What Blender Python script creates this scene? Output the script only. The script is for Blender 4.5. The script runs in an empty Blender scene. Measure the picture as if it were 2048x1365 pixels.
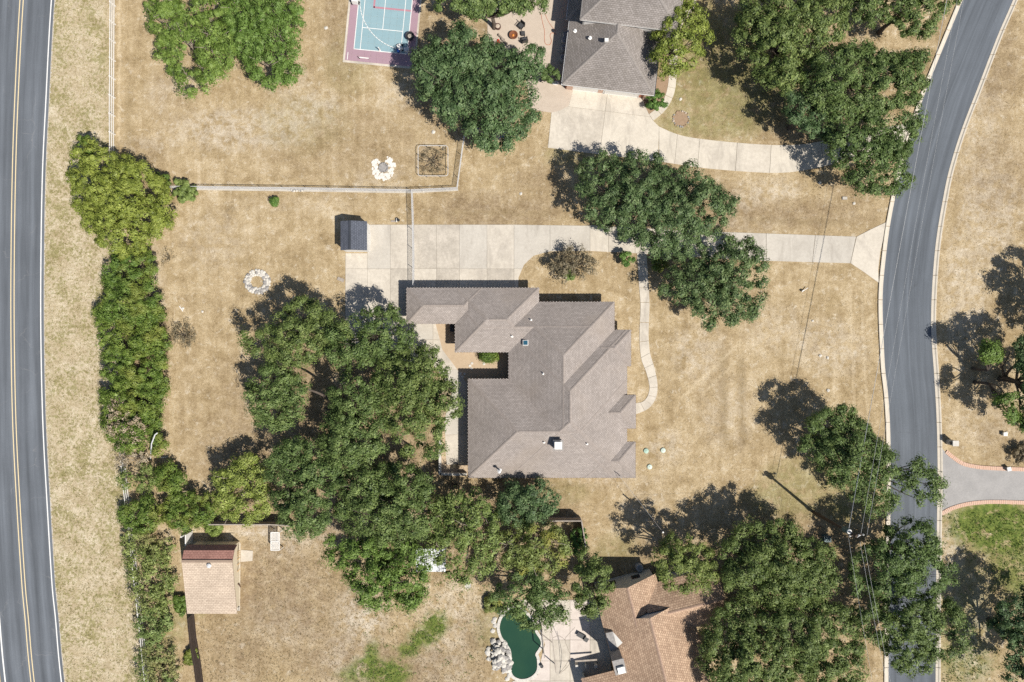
import bpy, bmesh, math, random
import numpy as np
from mathutils import Vector

# ---------------------------------------------------------------- camera, sky, sun, exposure
SC = bpy.context.scene
S = 0.06                 # metres of ground covered by one photo pixel
CAM_H = 81.92            # height of the drone above the ground
SUN_EL, SUN_AZ = math.radians(54), Vector((0.77, -0.64, 0)).normalized()

cam = bpy.data.cameras.new('camera'); cam.lens = 24.0; cam.sensor_width = 36.0
cam.clip_start = 1.0; cam.clip_end = 6000.0
camo = bpy.data.objects.new('camera', cam); SC.collection.objects.link(camo)
camo.location = (0, 0, CAM_H); camo.rotation_euler = (0, 0, 0)
SC.camera = camo

world = bpy.data.worlds.new('World'); SC.world = world; world.use_nodes = True
wn = world.node_tree; wn.nodes.clear()
sky = wn.nodes.new('ShaderNodeTexSky'); sky.sky_type = 'NISHITA'; sky.sun_disc = False
sky.sun_elevation = SUN_EL
sky.sun_rotation = math.atan2(SUN_AZ.x, SUN_AZ.y)
bg = wn.nodes.new('ShaderNodeBackground'); bg.inputs['Strength'].default_value = 0.075
wo = wn.nodes.new('ShaderNodeOutputWorld')
wn.links.new(sky.outputs[0], bg.inputs[0]); wn.links.new(bg.outputs[0], wo.inputs[0])

sun = bpy.data.lights.new('sun', 'SUN'); sun.energy = 5.0; sun.angle = math.radians(0.5)
sun.color = (1.0, 0.95, 0.87)
suno = bpy.data.objects.new('sun', sun); SC.collection.objects.link(suno)
sdir = Vector((SUN_AZ.x * math.cos(SUN_EL), SUN_AZ.y * math.cos(SUN_EL), math.sin(SUN_EL)))
suno.rotation_euler = sdir.to_track_quat('Z', 'Y').to_euler(); suno.location = sdir * 150

SC.view_settings.view_transform = 'Standard'; SC.view_settings.look = 'None'
SC.view_settings.exposure = 0.22; SC.view_settings.gamma = 1.0
SC.view_settings.use_curve_mapping = False
SC.render.engine = 'CYCLES'
SC.cycles.max_bounces = 4; SC.cycles.diffuse_bounces = 2; SC.cycles.glossy_bounces = 2; SC.cycles.transmission_bounces = 2; SC.cycles.caustics_reflective = False; SC.cycles.caustics_refractive = False
SC.cycles.use_denoising = False

rnd = random.Random(7)
C = SC.collection

# ---------------------------------------------------------------- helpers
def at(px, py, z=0.0):
    """survey coordinates: photo pixel seen at height z -> metres"""
    f = S * (1 - z / CAM_H)
    return Vector(((px - 1024) * f, (682.5 - py) * f, z))

def at2(px, py, z=0.0):
    v = at(px, py, z); return (v.x, v.y)

BASE = {}
def tag(o, label=None, cat=None, group=None, kind=None):
    if label: o['label'] = label
    if cat: o['category'] = cat
    if group: o['group'] = group
    if kind: o['kind'] = kind
    return o

def thing(name, loc, label=None, cat=None, group=None, rz=0.0, kind=None):
    o = bpy.data.objects.new(name, None); C.objects.link(o)
    o.location = loc; o.rotation_euler = (0, 0, rz); o.empty_display_size = 0.3
    BASE[o.name] = Vector(loc)
    return tag(o, label, cat, group, kind)

def link_mesh(name, me, mat, parent=None):
    o = bpy.data.objects.new(name, me); C.objects.link(o)
    if mat is not None: me.materials.append(mat)
    if parent is not None:
        o.parent = parent
        BASE[o.name] = BASE.get(parent.name, Vector((0, 0, 0)))
    else:
        BASE[o.name] = Vector((0, 0, 0))
    return o

class MB:
    """collects faces; build() links them as one mesh object (world coords, moved into the parent's frame unless local)"""
    def __init__(s): s.v = []; s.f = []; s.uv = []; s.has_uv = False
    def face(s, pts, uv=None):
        n = len(s.v); s.v += [tuple(p) for p in pts]; s.f.append(tuple(range(n, n + len(pts))))
        s.uv.append(uv);  s.has_uv = s.has_uv or uv is not None
        return s
    def box(s, c, size, rz=0.0, taper=1.0):
        cx, cy, cz = c; a, b, h = size[0] / 2, size[1] / 2, size[2] / 2
        co, si = math.cos(rz), math.sin(rz)
        def P(x, y, z): return (cx + x * co - y * si, cy + x * si + y * co, cz + z)
        t = taper
        q = [P(-a, -b, -h), P(a, -b, -h), P(a, b, -h), P(-a, b, -h), P(-a*t, -b*t, h), P(a*t, -b*t, h), P(a*t, b*t, h), P(-a*t, b*t, h)]
        n = len(s.v); s.v += q
        for f in ((3, 2, 1, 0), (4, 5, 6, 7), (0, 1, 5, 4), (1, 2, 6, 5), (2, 3, 7, 6), (3, 0, 4, 7)):
            s.f.append(tuple(n + i for i in f)); s.uv.append(None)
        return s
    def bar(s, p0, p1, w, h=None, up=(0, 0, 1)):
        h = h or w; p0, p1 = Vector(p0), Vector(p1); d = (p1 - p0)
        if d.length < 1e-6: return s
        d.normalize(); u = Vector(up)
        if abs(d.dot(u)) > 0.98: u = Vector((1, 0, 0))
        sd = d.cross(u).normalized(); u = sd.cross(d).normalized()
        n = len(s.v)
        for p in (p0, p1):
            for a, b in ((-1, -1), (1, -1), (1, 1), (-1, 1)):
                s.v.append(tuple(p + sd * (a * w / 2) + u * (b * h / 2)))
        for f in ((0, 1, 2, 3), (7, 6, 5, 4), (0, 4, 5, 1), (1, 5, 6, 2), (2, 6, 7, 3), (3, 7, 4, 0)):
            s.f.append(tuple(n + i for i in f)); s.uv.append(None)
        return s
    def tube(s, pts, rad, n=6, cap=True):
        pts = [Vector(p) for p in pts]
        rads = rad if isinstance(rad, (list, tuple)) else [rad] * len(pts)
        base = len(s.v)
        for i, p in enumerate(pts):
            d = (pts[min(i + 1, len(pts) - 1)] - pts[max(i - 1, 0)])
            d = d.normalized() if d.length > 1e-6 else Vector((0, 0, 1))
            u = Vector((0, 0, 1)) if abs(d.z) < 0.9 else Vector((1, 0, 0))
            a = d.cross(u).normalized(); b = a.cross(d).normalized()
            for k in range(n):
                t = 2 * math.pi * k / n
                s.v.append(tuple(p + (a * math.cos(t) + b * math.sin(t)) * rads[i]))
        for i in range(len(pts) - 1):
            for k in range(n):
                k2 = (k + 1) % n
                s.f.append((base + i * n + k, base + i * n + k2, base + (i + 1) * n + k2, base + (i + 1) * n + k)); s.uv.append(None)
        if cap:
            s.f.append(tuple(base + k for k in reversed(range(n)))); s.uv.append(None)
            s.f.append(tuple(base + (len(pts) - 1) * n + k for k in range(n))); s.uv.append(None)
        return s
    def lathe(s, c, prof, n=16):
        """prof: list of (r, z)"""
        base = len(s.v)
        for r, z in prof:
            for k in range(n):
                t = 2 * math.pi * k / n
                s.v.append((c[0] + r * math.cos(t), c[1] + r * math.sin(t), c[2] + z))
        for i in range(len(prof) - 1):
            for k in range(n):
                k2 = (k + 1) % n
                s.f.append((base + i * n + k, base + i * n + k2, base + (i + 1) * n + k2, base + (i + 1) * n + k)); s.uv.append(None)
        s.f.append(tuple(base + k for k in reversed(range(n)))); s.uv.append(None)
        s.f.append(tuple(base + (len(prof) - 1) * n + k for k in range(n))); s.uv.append(None)
        return s
    def prism(s, poly, z0, z1, bottom=False):
        """poly: ccw list of (x, y)"""
        n = len(s.v); m = len(poly)
        s.v += [(p[0], p[1], z0) for p in poly] + [(p[0], p[1], z1) for p in poly]
        s.f.append(tuple(n + m + i for i in range(m))); s.uv.append(None)
        if bottom: s.f.append(tuple(n + i for i in reversed(range(m)))); s.uv.append(None)
        for i in range(m):
            j = (i + 1) % m
            s.f.append((n + i, n + j, n + m + j, n + m + i)); s.uv.append(None)
        return s
    def rock(s, c, r, rs, flat=0.6, n=7):
        """an irregular faceted stone"""
        base = len(s.v); rings = ((0.75, -0.5), (1.0, 0.0), (0.72, 0.55), (0.3, 0.85))
        for rr, zz in rings:
            for k in range(n):
                t = 2 * math.pi * k / n + rs.uniform(-.2, .2)
                q = r * rr * rs.uniform(.78, 1.18)
                s.v.append((c[0] + q * math.cos(t), c[1] + q * math.sin(t), c[2] + r * flat * (zz + rs.uniform(-.12, .12))))
        for i in range(3):
            for k in range(n):
                k2 = (k + 1) % n
                s.f.append((base + i * n + k, base + i * n + k2, base + (i + 1) * n + k2, base + (i + 1) * n + k)); s.uv.append(None)
        s.f.append(tuple(base + 3 * n + k for k in range(n))); s.uv.append(None)
        return s
    def build(s, name, mat, parent=None, local=False, smooth=False):
        off = Vector((0, 0, 0)) if (local or parent is None) else BASE.get(parent.name, Vector((0, 0, 0)))
        me = bpy.data.meshes.new(name)
        me.from_pydata([(x - off.x, y - off.y, z - off.z) for x, y, z in s.v], [], s.f)
        if s.has_uv:
            l = me.uv_layers.new(name='UVMap'); k = 0; data = np.zeros(2 * len(me.loops), dtype=np.float32)
            for f, uv in zip(s.f, s.uv):
                for i in range(len(f)):
                    if uv: data[2 * k], data[2 * k + 1] = uv[i]
                    k += 1
            l.data.foreach_set('uv', data)
        if smooth: me.polygons.foreach_set('use_smooth', [True] * len(me.polygons))
        me.update()
        return link_mesh(name, me, mat, parent)

def copy_tree(o, loc=None, rz=None, parent=None, label=None):
    c = o.copy(); C.objects.link(c); c.parent = parent
    if loc is not None: c.location = loc
    if rz is not None: c.rotation_euler = (0, 0, rz)
    if label: c['label'] = label
    for ch in list(o.children): copy_tree(ch, parent=c)
    return c

# ---- polygons
def area2(p): return sum(p[i][0] * p[(i + 1) % len(p)][1] - p[(i + 1) % len(p)][0] * p[i][1] for i in range(len(p)))
def ccw(p): return list(p) if area2(p) > 0 else list(reversed(p))
def clip_half(poly, a, b, c, eps=1e-9):
    """keep a*x + b*y + c >= 0"""
    out = []; n = len(poly)
    for i in range(n):
        p, q = poly[i], poly[(i + 1) % n]
        dp, dq = a * p[0] + b * p[1] + c, a * q[0] + b * q[1] + c
        if dp >= -eps: out.append(p)
        if (dp > eps and dq < -eps) or (dp < -eps and dq > eps):
            t = dp / (dp - dq); out.append((p[0] + (q[0] - p[0]) * t, p[1] + (q[1] - p[1]) * t))
    return out if len(out) >= 3 and abs(area2(out)) > 1e-4 else []
def clip_rect(poly, x0, x1, y0, y1):
    for a, b, c in ((1, 0, -x0), (-1, 0, x1), (0, 1, -y0), (0, -1, y1)):
        poly = clip_half(poly, a, b, c)
        if not poly: return []
    return poly
def offset_poly(poly, d):
    """move every edge of a ccw polygon inward by d"""
    poly = ccw(poly); n = len(poly); L = []
    for i in range(n):
        p, q = Vector(poly[i]), Vector(poly[(i + 1) % n]); e = (q - p).normalized(); nn = Vector((-e.y, e.x))
        L.append((p + nn * d, e))
    out = []
    for i in range(n):
        p1, e1 = L[i - 1]; p2, e2 = L[i]
        den = e1.x * e2.y - e1.y * e2.x
        if abs(den) < 1e-6: out.append((p2.x, p2.y)); continue
        t = ((p2.x - p1.x) * e2.y - (p2.y - p1.y) * e2.x) / den
        out.append((p1.x + e1.x * t, p1.y + e1.y * t))
    return out
def inside(poly, x, y):
    c = False; n = len(poly); j = n - 1
    for i in range(n):
        if (poly[i][1] > y) != (poly[j][1] > y) and x < (poly[j][0] - poly[i][0]) * (y - poly[i][1]) / (poly[j][1] - poly[i][1]) + poly[i][0]: c = not c
        j = i
    return c
def edge_dist(poly, x, y):
    best = 1e9; n = len(poly)
    for i in range(n):
        ax, ay = poly[i]; bx, by = poly[(i + 1) % n]; dx, dy = bx - ax, by - ay
        t = max(0, min(1, ((x - ax) * dx + (y - ay) * dy) / (dx * dx + dy * dy + 1e-9)))
        best = min(best, math.hypot(ax + dx * t - x, ay + dy * t - y))
    return best
def catmull(pts, k=6):
    out = []; n = len(pts)
    for i in range(n - 1):
        p0, p1, p2, p3 = pts[max(i - 1, 0)], pts[i], pts[i + 1], pts[min(i + 2, n - 1)]
        for j in range(k):
            t = j / k
            out.append(tuple(0.5 * (2 * p1[a] + (p2[a] - p0[a]) * t + (2 * p0[a] - 5 * p1[a] + 4 * p2[a] - p3[a]) * t * t + (3 * p1[a] - p0[a] - 3 * p2[a] + p3[a]) * t ** 3) for a in range(len(p1))))
    out.append(tuple(pts[-1])); return out

# ---------------------------------------------------------------- materials
def lin(r, g, b):
    f = lambda c: (c / 255) / 12.92 if c / 255 <= 0.04045 else ((c / 255 + 0.055) / 1.055) ** 2.4
    return (f(r), f(g), f(b), 1)

class NT:
    def __init__(s, name):
        s.m = bpy.data.materials.new(name); s.m.use_nodes = True; s.t = s.m.node_tree; s.t.nodes.clear()
        s.out = s.n('ShaderNodeOutputMaterial'); s.geo = None
    def n(s, t, **kw):
        nd = s.t.nodes.new(t)
        for k, v in kw.items(): setattr(nd, k, v)
        return nd
    def l(s, a, b): s.t.links.new(a, b)
    def pos(s):
        if s.geo is None: s.geo = s.n('ShaderNodeNewGeometry')
        return s.geo.outputs['Position']
    def noise(s, scale, detail=4.0, rough=0.55, vec=None, dist=0.0):
        nd = s.n('ShaderNodeTexNoise'); nd.inputs['Scale'].default_value = scale; nd.inputs['Detail'].default_value = detail
        nd.inputs['Roughness'].default_value = rough; nd.inputs['Distortion'].default_value = dist
        s.l(vec if vec is not None else s.pos(), nd.inputs['Vector']); return nd.outputs['Fac']
    def ramp(s, fac, stops, interp='LINEAR'):
        nd = s.n('ShaderNodeValToRGB'); cr = nd.color_ramp; cr.interpolation = interp
        while len(cr.elements) < len(stops): cr.elements.new(0.5)
        for e, (p, c) in zip(cr.elements, stops):
            e.position = p; e.color = c if not isinstance(c, (int, float)) else (c, c, c, 1)
        s.l(fac, nd.inputs[0]); return nd.outputs['Color']
    def mix(s, fac, a, b, mode='MIX'):
        nd = s.n('ShaderNodeMix', data_type='RGBA', blend_type=mode)
        for sock, v in ((nd.inputs[0], fac), (nd.inputs[6], a), (nd.inputs[7], b)):
            if hasattr(v, 'links') or hasattr(v, 'is_linked'): s.l(v, sock)
            else: sock.default_value = v
        return nd.outputs[2]
    def math(s, op, a, b=None, clamp=False):
        nd = s.n('ShaderNodeMath', operation=op, use_clamp=clamp)
        for sock, v in zip(nd.inputs, (a, b)):
            if v is None: continue
            if hasattr(v, 'is_linked'): s.l(v, sock)
            else: sock.default_value = v
        return nd.outputs[0]
    def bump(s, h, strength=0.4, dist=0.05):
        nd = s.n('ShaderNodeBump'); nd.inputs['Strength'].default_value = strength; nd.inputs['Distance'].default_value = dist
        s.l(h, nd.inputs['Height']); return nd.outputs['Normal']
    def finish(s, col, rough=0.9, normal=None, metal=0.0, spec=0.25):
        p = s.n('ShaderNodeBsdfPrincipled')
        if hasattr(col, 'is_linked'): s.l(col, p.inputs['Base Color'])
        else: p.inputs['Base Color'].default_value = col
        p.inputs['Roughness'].default_value = rough; p.inputs['Metallic'].default_value = metal
        p.inputs['Specular IOR Level'].default_value = spec
        if normal is not None: s.l(normal, p.inputs['Normal'])
        s.l(p.outputs[0], s.out.inputs[0]); return s.m

def simple(name, c1, c2=None, scale=1.5, rough=0.85, bump=0.0, bscale=20, metal=0.0, spec=0.25, fine=0.25, stain=None):
    t = NT(name); c2 = c2 or tuple(x * 0.75 for x in c1[:3]) + (1,)
    f = t.noise(scale, 5, 0.6)
    f2 = t.noise(scale * 9, 3, 0.6)
    fac = t.math('ADD', t.math('MULTIPLY', f, 1 - fine), t.math('MULTIPLY', f2, fine))
    col = t.ramp(fac, [(0.36, c1), (0.66, c2)])
    if stain:
        mp = t.n('ShaderNodeMapping'); mp.inputs['Rotation'].default_value = (0, 0, .8); mp.inputs['Scale'].default_value = (1, .35, 1); t.l(t.pos(), mp.inputs['Vector'])
        col = t.mix(t.ramp(t.noise(.55, 6, .7, mp.outputs[0], .8), [(0.5, 0.0), (0.72, .7)]), col, stain)
        col = t.mix(t.ramp(t.noise(1.6, 4, .7), [(0.64, 0.0), (0.72, .45)]), col, stain)
    nm = t.bump(t.noise(bscale, 3), bump, 0.02) if bump else None
    return t.finish(col, rough, nm, metal, spec)

def col(r, g, b): return (r, g, b, 1)

def shingle(name, c1, c2, gap, rowh=0.2, width=0.34, stain=None):
    t = NT(name)
    uv = t.n('ShaderNodeUVMap').outputs[0]
    br = t.n('ShaderNodeTexBrick'); br.offset = 0.5; br.inputs['Scale'].default_value = 1.0
    br.inputs['Brick Width'].default_value = width; br.inputs['Row Height'].default_value = rowh
    br.inputs['Mortar Size'].default_value = 0.018; br.inputs['Mortar Smooth'].default_value = 0.3
    br.inputs['Color1'].default_value = c1; br.inputs['Color2'].default_value = c2; br.inputs['Mortar'].default_value = gap
    t.l(uv, br.inputs['Vector'])
    big = t.noise(0.35, 4, 0.6)
    st = t.ramp(big, [(0.3, 0.86), (0.7, 1.08)])
    c = t.mix(1.0, br.outputs['Color'], st, 'MULTIPLY')
    sp = t.noise(9.0, 3, 0.7)
    c = t.mix(1.0, c, t.ramp(sp, [(0.3, 0.8), (0.72, 1.2)]), 'MULTIPLY')
    if stain:
        c = t.mix(t.ramp(t.noise(0.22, 3, 0.5), [(0.55, 0.0), (0.75, 0.45)]), c, stain)
    h = t.math('SUBTRACT', 1.0, br.outputs['Fac'])
    return t.finish(c, 0.92, t.bump(h, 0.5, 0.02), spec=0.15)

def foliage(name, dark, mid, light, trans=0.14, rough=0.55, tint=None):
    t = NT(name); g = t.n('ShaderNodeNewGeometry'); t.geo = g
    r = g.outputs['Random Per Island']
    big = t.noise(0.9, 3, 0.6)
    f = t.math('ADD', t.math('MULTIPLY', r, 0.34), t.math('MULTIPLY', big, 0.66))
    c = t.ramp(f, [(0.24, dark), (0.5, mid), (0.78, light)])
    oi = t.n('ShaderNodeObjectInfo')
    c = t.mix(1.0, c, t.ramp(oi.outputs['Random'], [(0.0, col(.86, .94, .93)), (0.5, col(.96, 1.0, .98)), (1.0, col(1.06, 1.03, .95))]), 'MULTIPLY')
    if tint:
        c = t.mix(t.ramp(t.noise(0.35, 2, 0.5), [(0.5, 0.0), (0.68, 0.75)]), c, tint)
    p = t.n('ShaderNodeBsdfPrincipled'); t.l(c, p.inputs['Base Color'])
    p.inputs['Roughness'].default_value = rough; p.inputs['Specular IOR Level'].default_value = 0.3
    tr = t.n('ShaderNodeBsdfTranslucent')
    t.l(t.mix(1.0, c, (1.0, 1.05, 0.5, 1), 'MULTIPLY'), tr.inputs['Color'])
    mx = t.n('ShaderNodeMixShader'); mx.inputs[0].default_value = trans
    t.l(p.outputs[0], mx.inputs[1]); t.l(tr.outputs[0], mx.inputs[2]); t.l(mx.outputs[0], t.out.inputs[0])
    return t.m

M = {}
M['concrete'] = simple('concrete', col(.60, .545, .46), col(.43, .385, .32), 0.3, 0.9, 0.15, 30, fine=.4, stain=(.33, .295, .25, 1))
M['concrete_grey'] = simple('concrete_grey', col(.53, .49, .425), col(.43, .395, .34), 0.4, 0.9, 0.15, 30, fine=.4, stain=(.33, .295, .25, 1))
M['concrete_pale'] = simple('concrete_pale', col(.62, .565, .475), col(.50, .45, .375), 0.35, 0.9, 0.15, 30, fine=.4, stain=(.33, .295, .25, 1))
M['concrete_stain'] = simple('concrete_stain', col(.56, .505, .425), col(.33, .295, .245), 0.45, 0.9, 0.15, 30, fine=.3, stain=(.33, .295, .25, 1))
M['kerb'] = simple('kerb_concrete', col(.60, .54, .45), col(.50, .45, .37), 1.2, 0.9, 0.1, 30, fine=.5)
M['joint'] = simple('joint_soil', col(.44, .39, .32), col(.34, .30, .245), 3, 1.0)
M['white_paint'] = simple('white_paint', col(.78, .76, .72), col(.68, .66, .62), 2, 0.6)
M['road_white'] = simple('road_white_paint', col(.80, .79, .76), col(.62, .61, .58), 1.5, 0.8, fine=.6)
M['road_yellow'] = simple('road_yellow_paint', col(.74, .60, .35), col(.62, .51, .32), 1.5, 0.8, fine=.6)
M['galv'] = simple('galvanised_steel', col(.62, .62, .62), col(.5, .5, .5), 3, 0.5, metal=0.0, spec=.5)
M['black_metal'] = simple('black_metal', col(.02, .02, .022), col(.035, .035, .035), 4, 0.45, spec=.5)
M['dark_grey'] = simple('dark_grey_plastic', col(.05, .05, .055), col(.08, .08, .08), 4, 0.5)
M['wire'] = simple('aluminium_wire', col(.62, .62, .60), col(.5, .5, .5), 4, 0.5)
M['bark'] = simple('oak_bark', col(.13, .105, .085), col(.07, .055, .045), 6, 0.95, 0.5, 14)
M['bark_pale'] = simple('pale_bark', col(.34, .29, .24), col(.2, .165, .13), 5, 0.95, 0.4, 14)
M['pole_wood'] = simple('weathered_pole_wood', col(.10, .075, .055), col(.06, .045, .035), 4, 0.9)
M['fence_wood'] = simple('weathered_fence_wood', col(.40, .35, .30), col(.25, .215, .18), 3, 0.9)
M['fence_dark'] = simple('dark_fence_wood', col(.075, .055, .045), col(.045, .035, .03), 3, 0.9)
M['limestone'] = simple('white_limestone', col(.66, .625, .56), col(.42, .395, .35), 3, 0.9, 0.3, 12, fine=.5)
M['greystone'] = simple('grey_stone', col(.36, .34, .32), col(.22, .21, .20), 3, 0.9, 0.3, 12)
M['brick'] = simple('red_brick', col(.45, .19, .12), col(.34, .13, .085), 6, 0.9)
M['brick_pale'] = simple('salmon_brick', col(.60, .37, .27), col(.54, .41, .32), 2.5, 0.9, fine=.5)
M['wall_stone'] = simple('house_wall_brick', col(.42, .32, .25), col(.32, .24, .19), 5, 0.9)
M['wall_cream'] = simple('cream_siding', col(.66, .58, .44), col(.56, .49, .37), 1.2, 0.8)
M['wall_white'] = simple('white_siding', col(.72, .70, .67), col(.64, .62, .58), 1.2, 0.8)
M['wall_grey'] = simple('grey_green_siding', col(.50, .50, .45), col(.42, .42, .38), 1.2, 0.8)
M['trim_dark'] = simple('brown_trim', col(.10, .05, .04), col(.07, .035, .03), 3, 0.6)
M['soffit'] = simple('soffit', col(.45, .40, .35), col(.4, .36, .31), 2, 0.8)
M['glass_dark'] = simple('window_glass', col(.015, .02, .025), col(.02, .03, .035), 1, 0.06, spec=.7)
M['skylight'] = simple('skylight_glass', col(.03, .11, .16), col(.02, .07, .11), 1, 0.12, spec=.7)
M['roof_main'] = shingle('taupe_shingles', col(.395, .348, .317), col(.315, .275, .248), col(.19, .165, .148), rowh=.165, width=.27, stain=col(.29, .24, .195))
M['roof_cap'] = simple('taupe_cap_shingles', col(.33, .285, .255), col(.25, .215, .19), 4, 0.92)
M['roof_grey'] = shingle('grey_shingles', col(.305, .275, .255), col(.235, .21, .19), col(.12, .105, .095))
M['roof_grey_cap'] = simple('grey_cap_shingles', col(.29, .26, .24), col(.22, .2, .18), 4, 0.92)
M['roof_brown'] = shingle('brown_shake_shingles', col(.53, .38, .265), col(.375, .255, .175), col(.14, .09, .062), rowh=.26, width=.3)
M['roof_brown_cap'] = simple('brown_cap_shingles', col(.40, .285, .21), col(.30, .2, .15), 4, 0.92)
M['roof_tan'] = shingle('sun_faded_tan_shingles', col(.575, .47, .365), col(.485, .39, .30), col(.30, .225, .17), rowh=.22, width=.4)
M['roof_maroon'] = shingle('maroon_shingles', col(.44, .235, .19), col(.36, .185, .15), col(.2, .1, .08), rowh=.22, width=.4)
M['roof_slate'] = shingle('charcoal_shingles', col(.125, .135, .165), col(.095, .105, .13), col(.045, .05, .06), rowh=.2, width=.3)
M['roof_white'] = simple('white_metal_roof', col(.68, .70, .72), col(.60, .62, .64), 1.0, 0.5, spec=.4)
M['gravel'] = simple('tan_gravel', col(.50, .39, .27), col(.40, .30, .20), 2.2, 0.95, 0.4, 25, fine=.6)
M['mulch'] = simple('brown_mulch', col(.26, .175, .11), col(.36, .26, .175), 3, 0.95, 0.4, 25, fine=.6)
M['pavers'] = simple('tan_pavers', col(.52, .44, .36), col(.42, .35, .28), 1.3, 0.9, 0.25, 16, fine=.6)
M['pool_deck'] = simple('pool_deck', col(.62, .55, .49), col(.50, .435, .385), 0.8, 0.9, fine=.4)
M['ash'] = simple('white_ash_stone', col(.74, .71, .66), col(.58, .54, .47), 3, 0.95, 0.4, 20, fine=.5)
M['green_lid'] = simple('green_plastic_lid', col(.36, .50, .41), col(.32, .45, .37), 2, 0.5)
M['pale_lid'] = simple('pale_green_plastic_lid', col(.53, .61, .53), col(.48, .56, .48), 2, 0.5)
M['red'] = simple('red_plastic', col(.65, .05, .03), col(.5, .04, .03), 2, 0.4)
M['rust'] = simple('rusty_steel', col(.24, .09, .04), col(.12, .05, .03), 8, 0.8)
M['orange'] = simple('orange_flame_glass', col(.75, .30, .06), col(.6, .2, .05), 8, 0.4)
M['blue'] = simple('blue_plastic', col(.03, .12, .42), col(.02, .08, .32), 3, 0.4)
M['navy'] = simple('navy_car_paint', col(.008, .014, .04), col(.008, .014, .04), 1, 0.2, spec=.6)
M['teal'] = simple('dark_teal_paint', col(.06, .12, .13), col(.04, .09, .1), 2, 0.4)
M['hose'] = simple('orange_hose', col(.52, .16, .08), col(.45, .14, .07), 2, 0.5)
M['rubber'] = simple('tyre_rubber', col(.015, .015, .015), col(.02, .02, .02), 2, 0.8)
M['ac_metal'] = simple('cooler_metal', col(.38, .40, .42), col(.30, .32, .34), 2, 0.5)
M['timber'] = simple('new_timber', col(.55, .38, .20), col(.45, .30, .16), 4, 0.8)
M['bulb'] = simple('white_bulb', col(.85, .83, .78), col(.8, .78, .72), 2, 0.4)
M['court_green'] = simple('court_green_tile', col(.255, .375, .41), col(.23, .345, .38), 0.8, 0.7)
M['court_plum'] = simple('court_plum_tile', col(.36, .24, .28), col(.33, .22, .255), 0.8, 0.7)
M['court_red'] = simple('court_red_line', col(.44, .21, .25), col(.40, .2, .235), 1.5, 0.7)

def asphalt(name, base, wear, dark_cracks=0):
    t = NT(name); uv = t.n('ShaderNodeUVMap').outputs[0]
    sep = t.n('ShaderNodeSeparateXYZ'); t.l(uv, sep.inputs[0])
    mp = t.n('ShaderNodeCombineXYZ'); t.l(t.math('MULTIPLY', sep.outputs[0], 1.6), mp.inputs[0]); t.l(t.math('MULTIPLY', sep.outputs[1], 0.06), mp.inputs[1])
    streak = t.noise(1.0, 4, 0.6, mp.outputs[0])
    c = t.ramp(streak, [(0.3, tuple(x * .78 for x in base[:3]) + (1,)), (0.7, tuple(x * 1.25 for x in base[:3]) + (1,))])
    c = t.mix(1.0, c, t.ramp(t.noise(14, 3, 0.7), [(0.3, .85), (0.7, 1.17)]), 'MULTIPLY')
    c = t.mix(1.0, c, t.ramp(t.noise(0.15, 3, 0.6), [(0.3, .92), (0.7, 1.1)]), 'MULTIPLY')
    if wear:   # wheel paths, polished dark along each lane
        stops = [(0.0, 1.0)] + [(p / 10.0, v) for p, v in wear] + [(1.0, 1.0)]
        c = t.mix(1.0, c, t.ramp(t.math('DIVIDE', sep.outputs[0], 10.0), stops), 'MULTIPLY')
    vo = t.n('ShaderNodeTexVoronoi'); vo.feature = 'DISTANCE_TO_EDGE'; vo.inputs['Scale'].default_value = 0.22
    nz = t.n('ShaderNodeTexNoise'); nz.inputs['Scale'].default_value = 1.2; t.l(t.pos(), nz.inputs['Vector'])
    vm = t.n('ShaderNodeVectorMath', operation='ADD'); t.l(t.pos(), vm.inputs[0]); t.l(nz.outputs['Color'], vm.inputs[1]); t.l(vm.outputs[0], vo.inputs['Vector'])
    crack = t.math('MULTIPLY', t.ramp(vo.outputs['Distance'], [(0.0, 1.0), (0.012, 0.0)]), t.ramp(t.noise(0.3, 2), [(0.5, 0.0), (0.66, 0.35)]))
    c = t.mix(crack, c, (.05, .05, .055, 1) if dark_cracks else (.28, .27, .26, 1))
    return t.finish(c, 0.88, t.bump(t.noise(40, 2), 0.2, 0.01), spec=.3)
M['highway'] = asphalt('highway_asphalt', (.118, .130, .146, 1), [(0.8, 1.0), (1.3, .84), (2.0, 1.08), (2.8, .88), (3.6, 1.05), (4.6, 1.03), (5.2, .82), (6.0, 1.08), (6.9, .84), (7.5, 1.0)])
M['street'] = asphalt('street_asphalt', (.108, .121, .138, 1), [(2.3, 1.0), (2.9, .94), (3.0, 1.16), (3.1, .96), (3.8, 1.0)], 1)
M['drive_asphalt'] = simple('worn_asphalt_drive', col(.36, .345, .33), col(.28, .27, .26), 0.6, 0.9, .2, 30, fine=.4)

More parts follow.
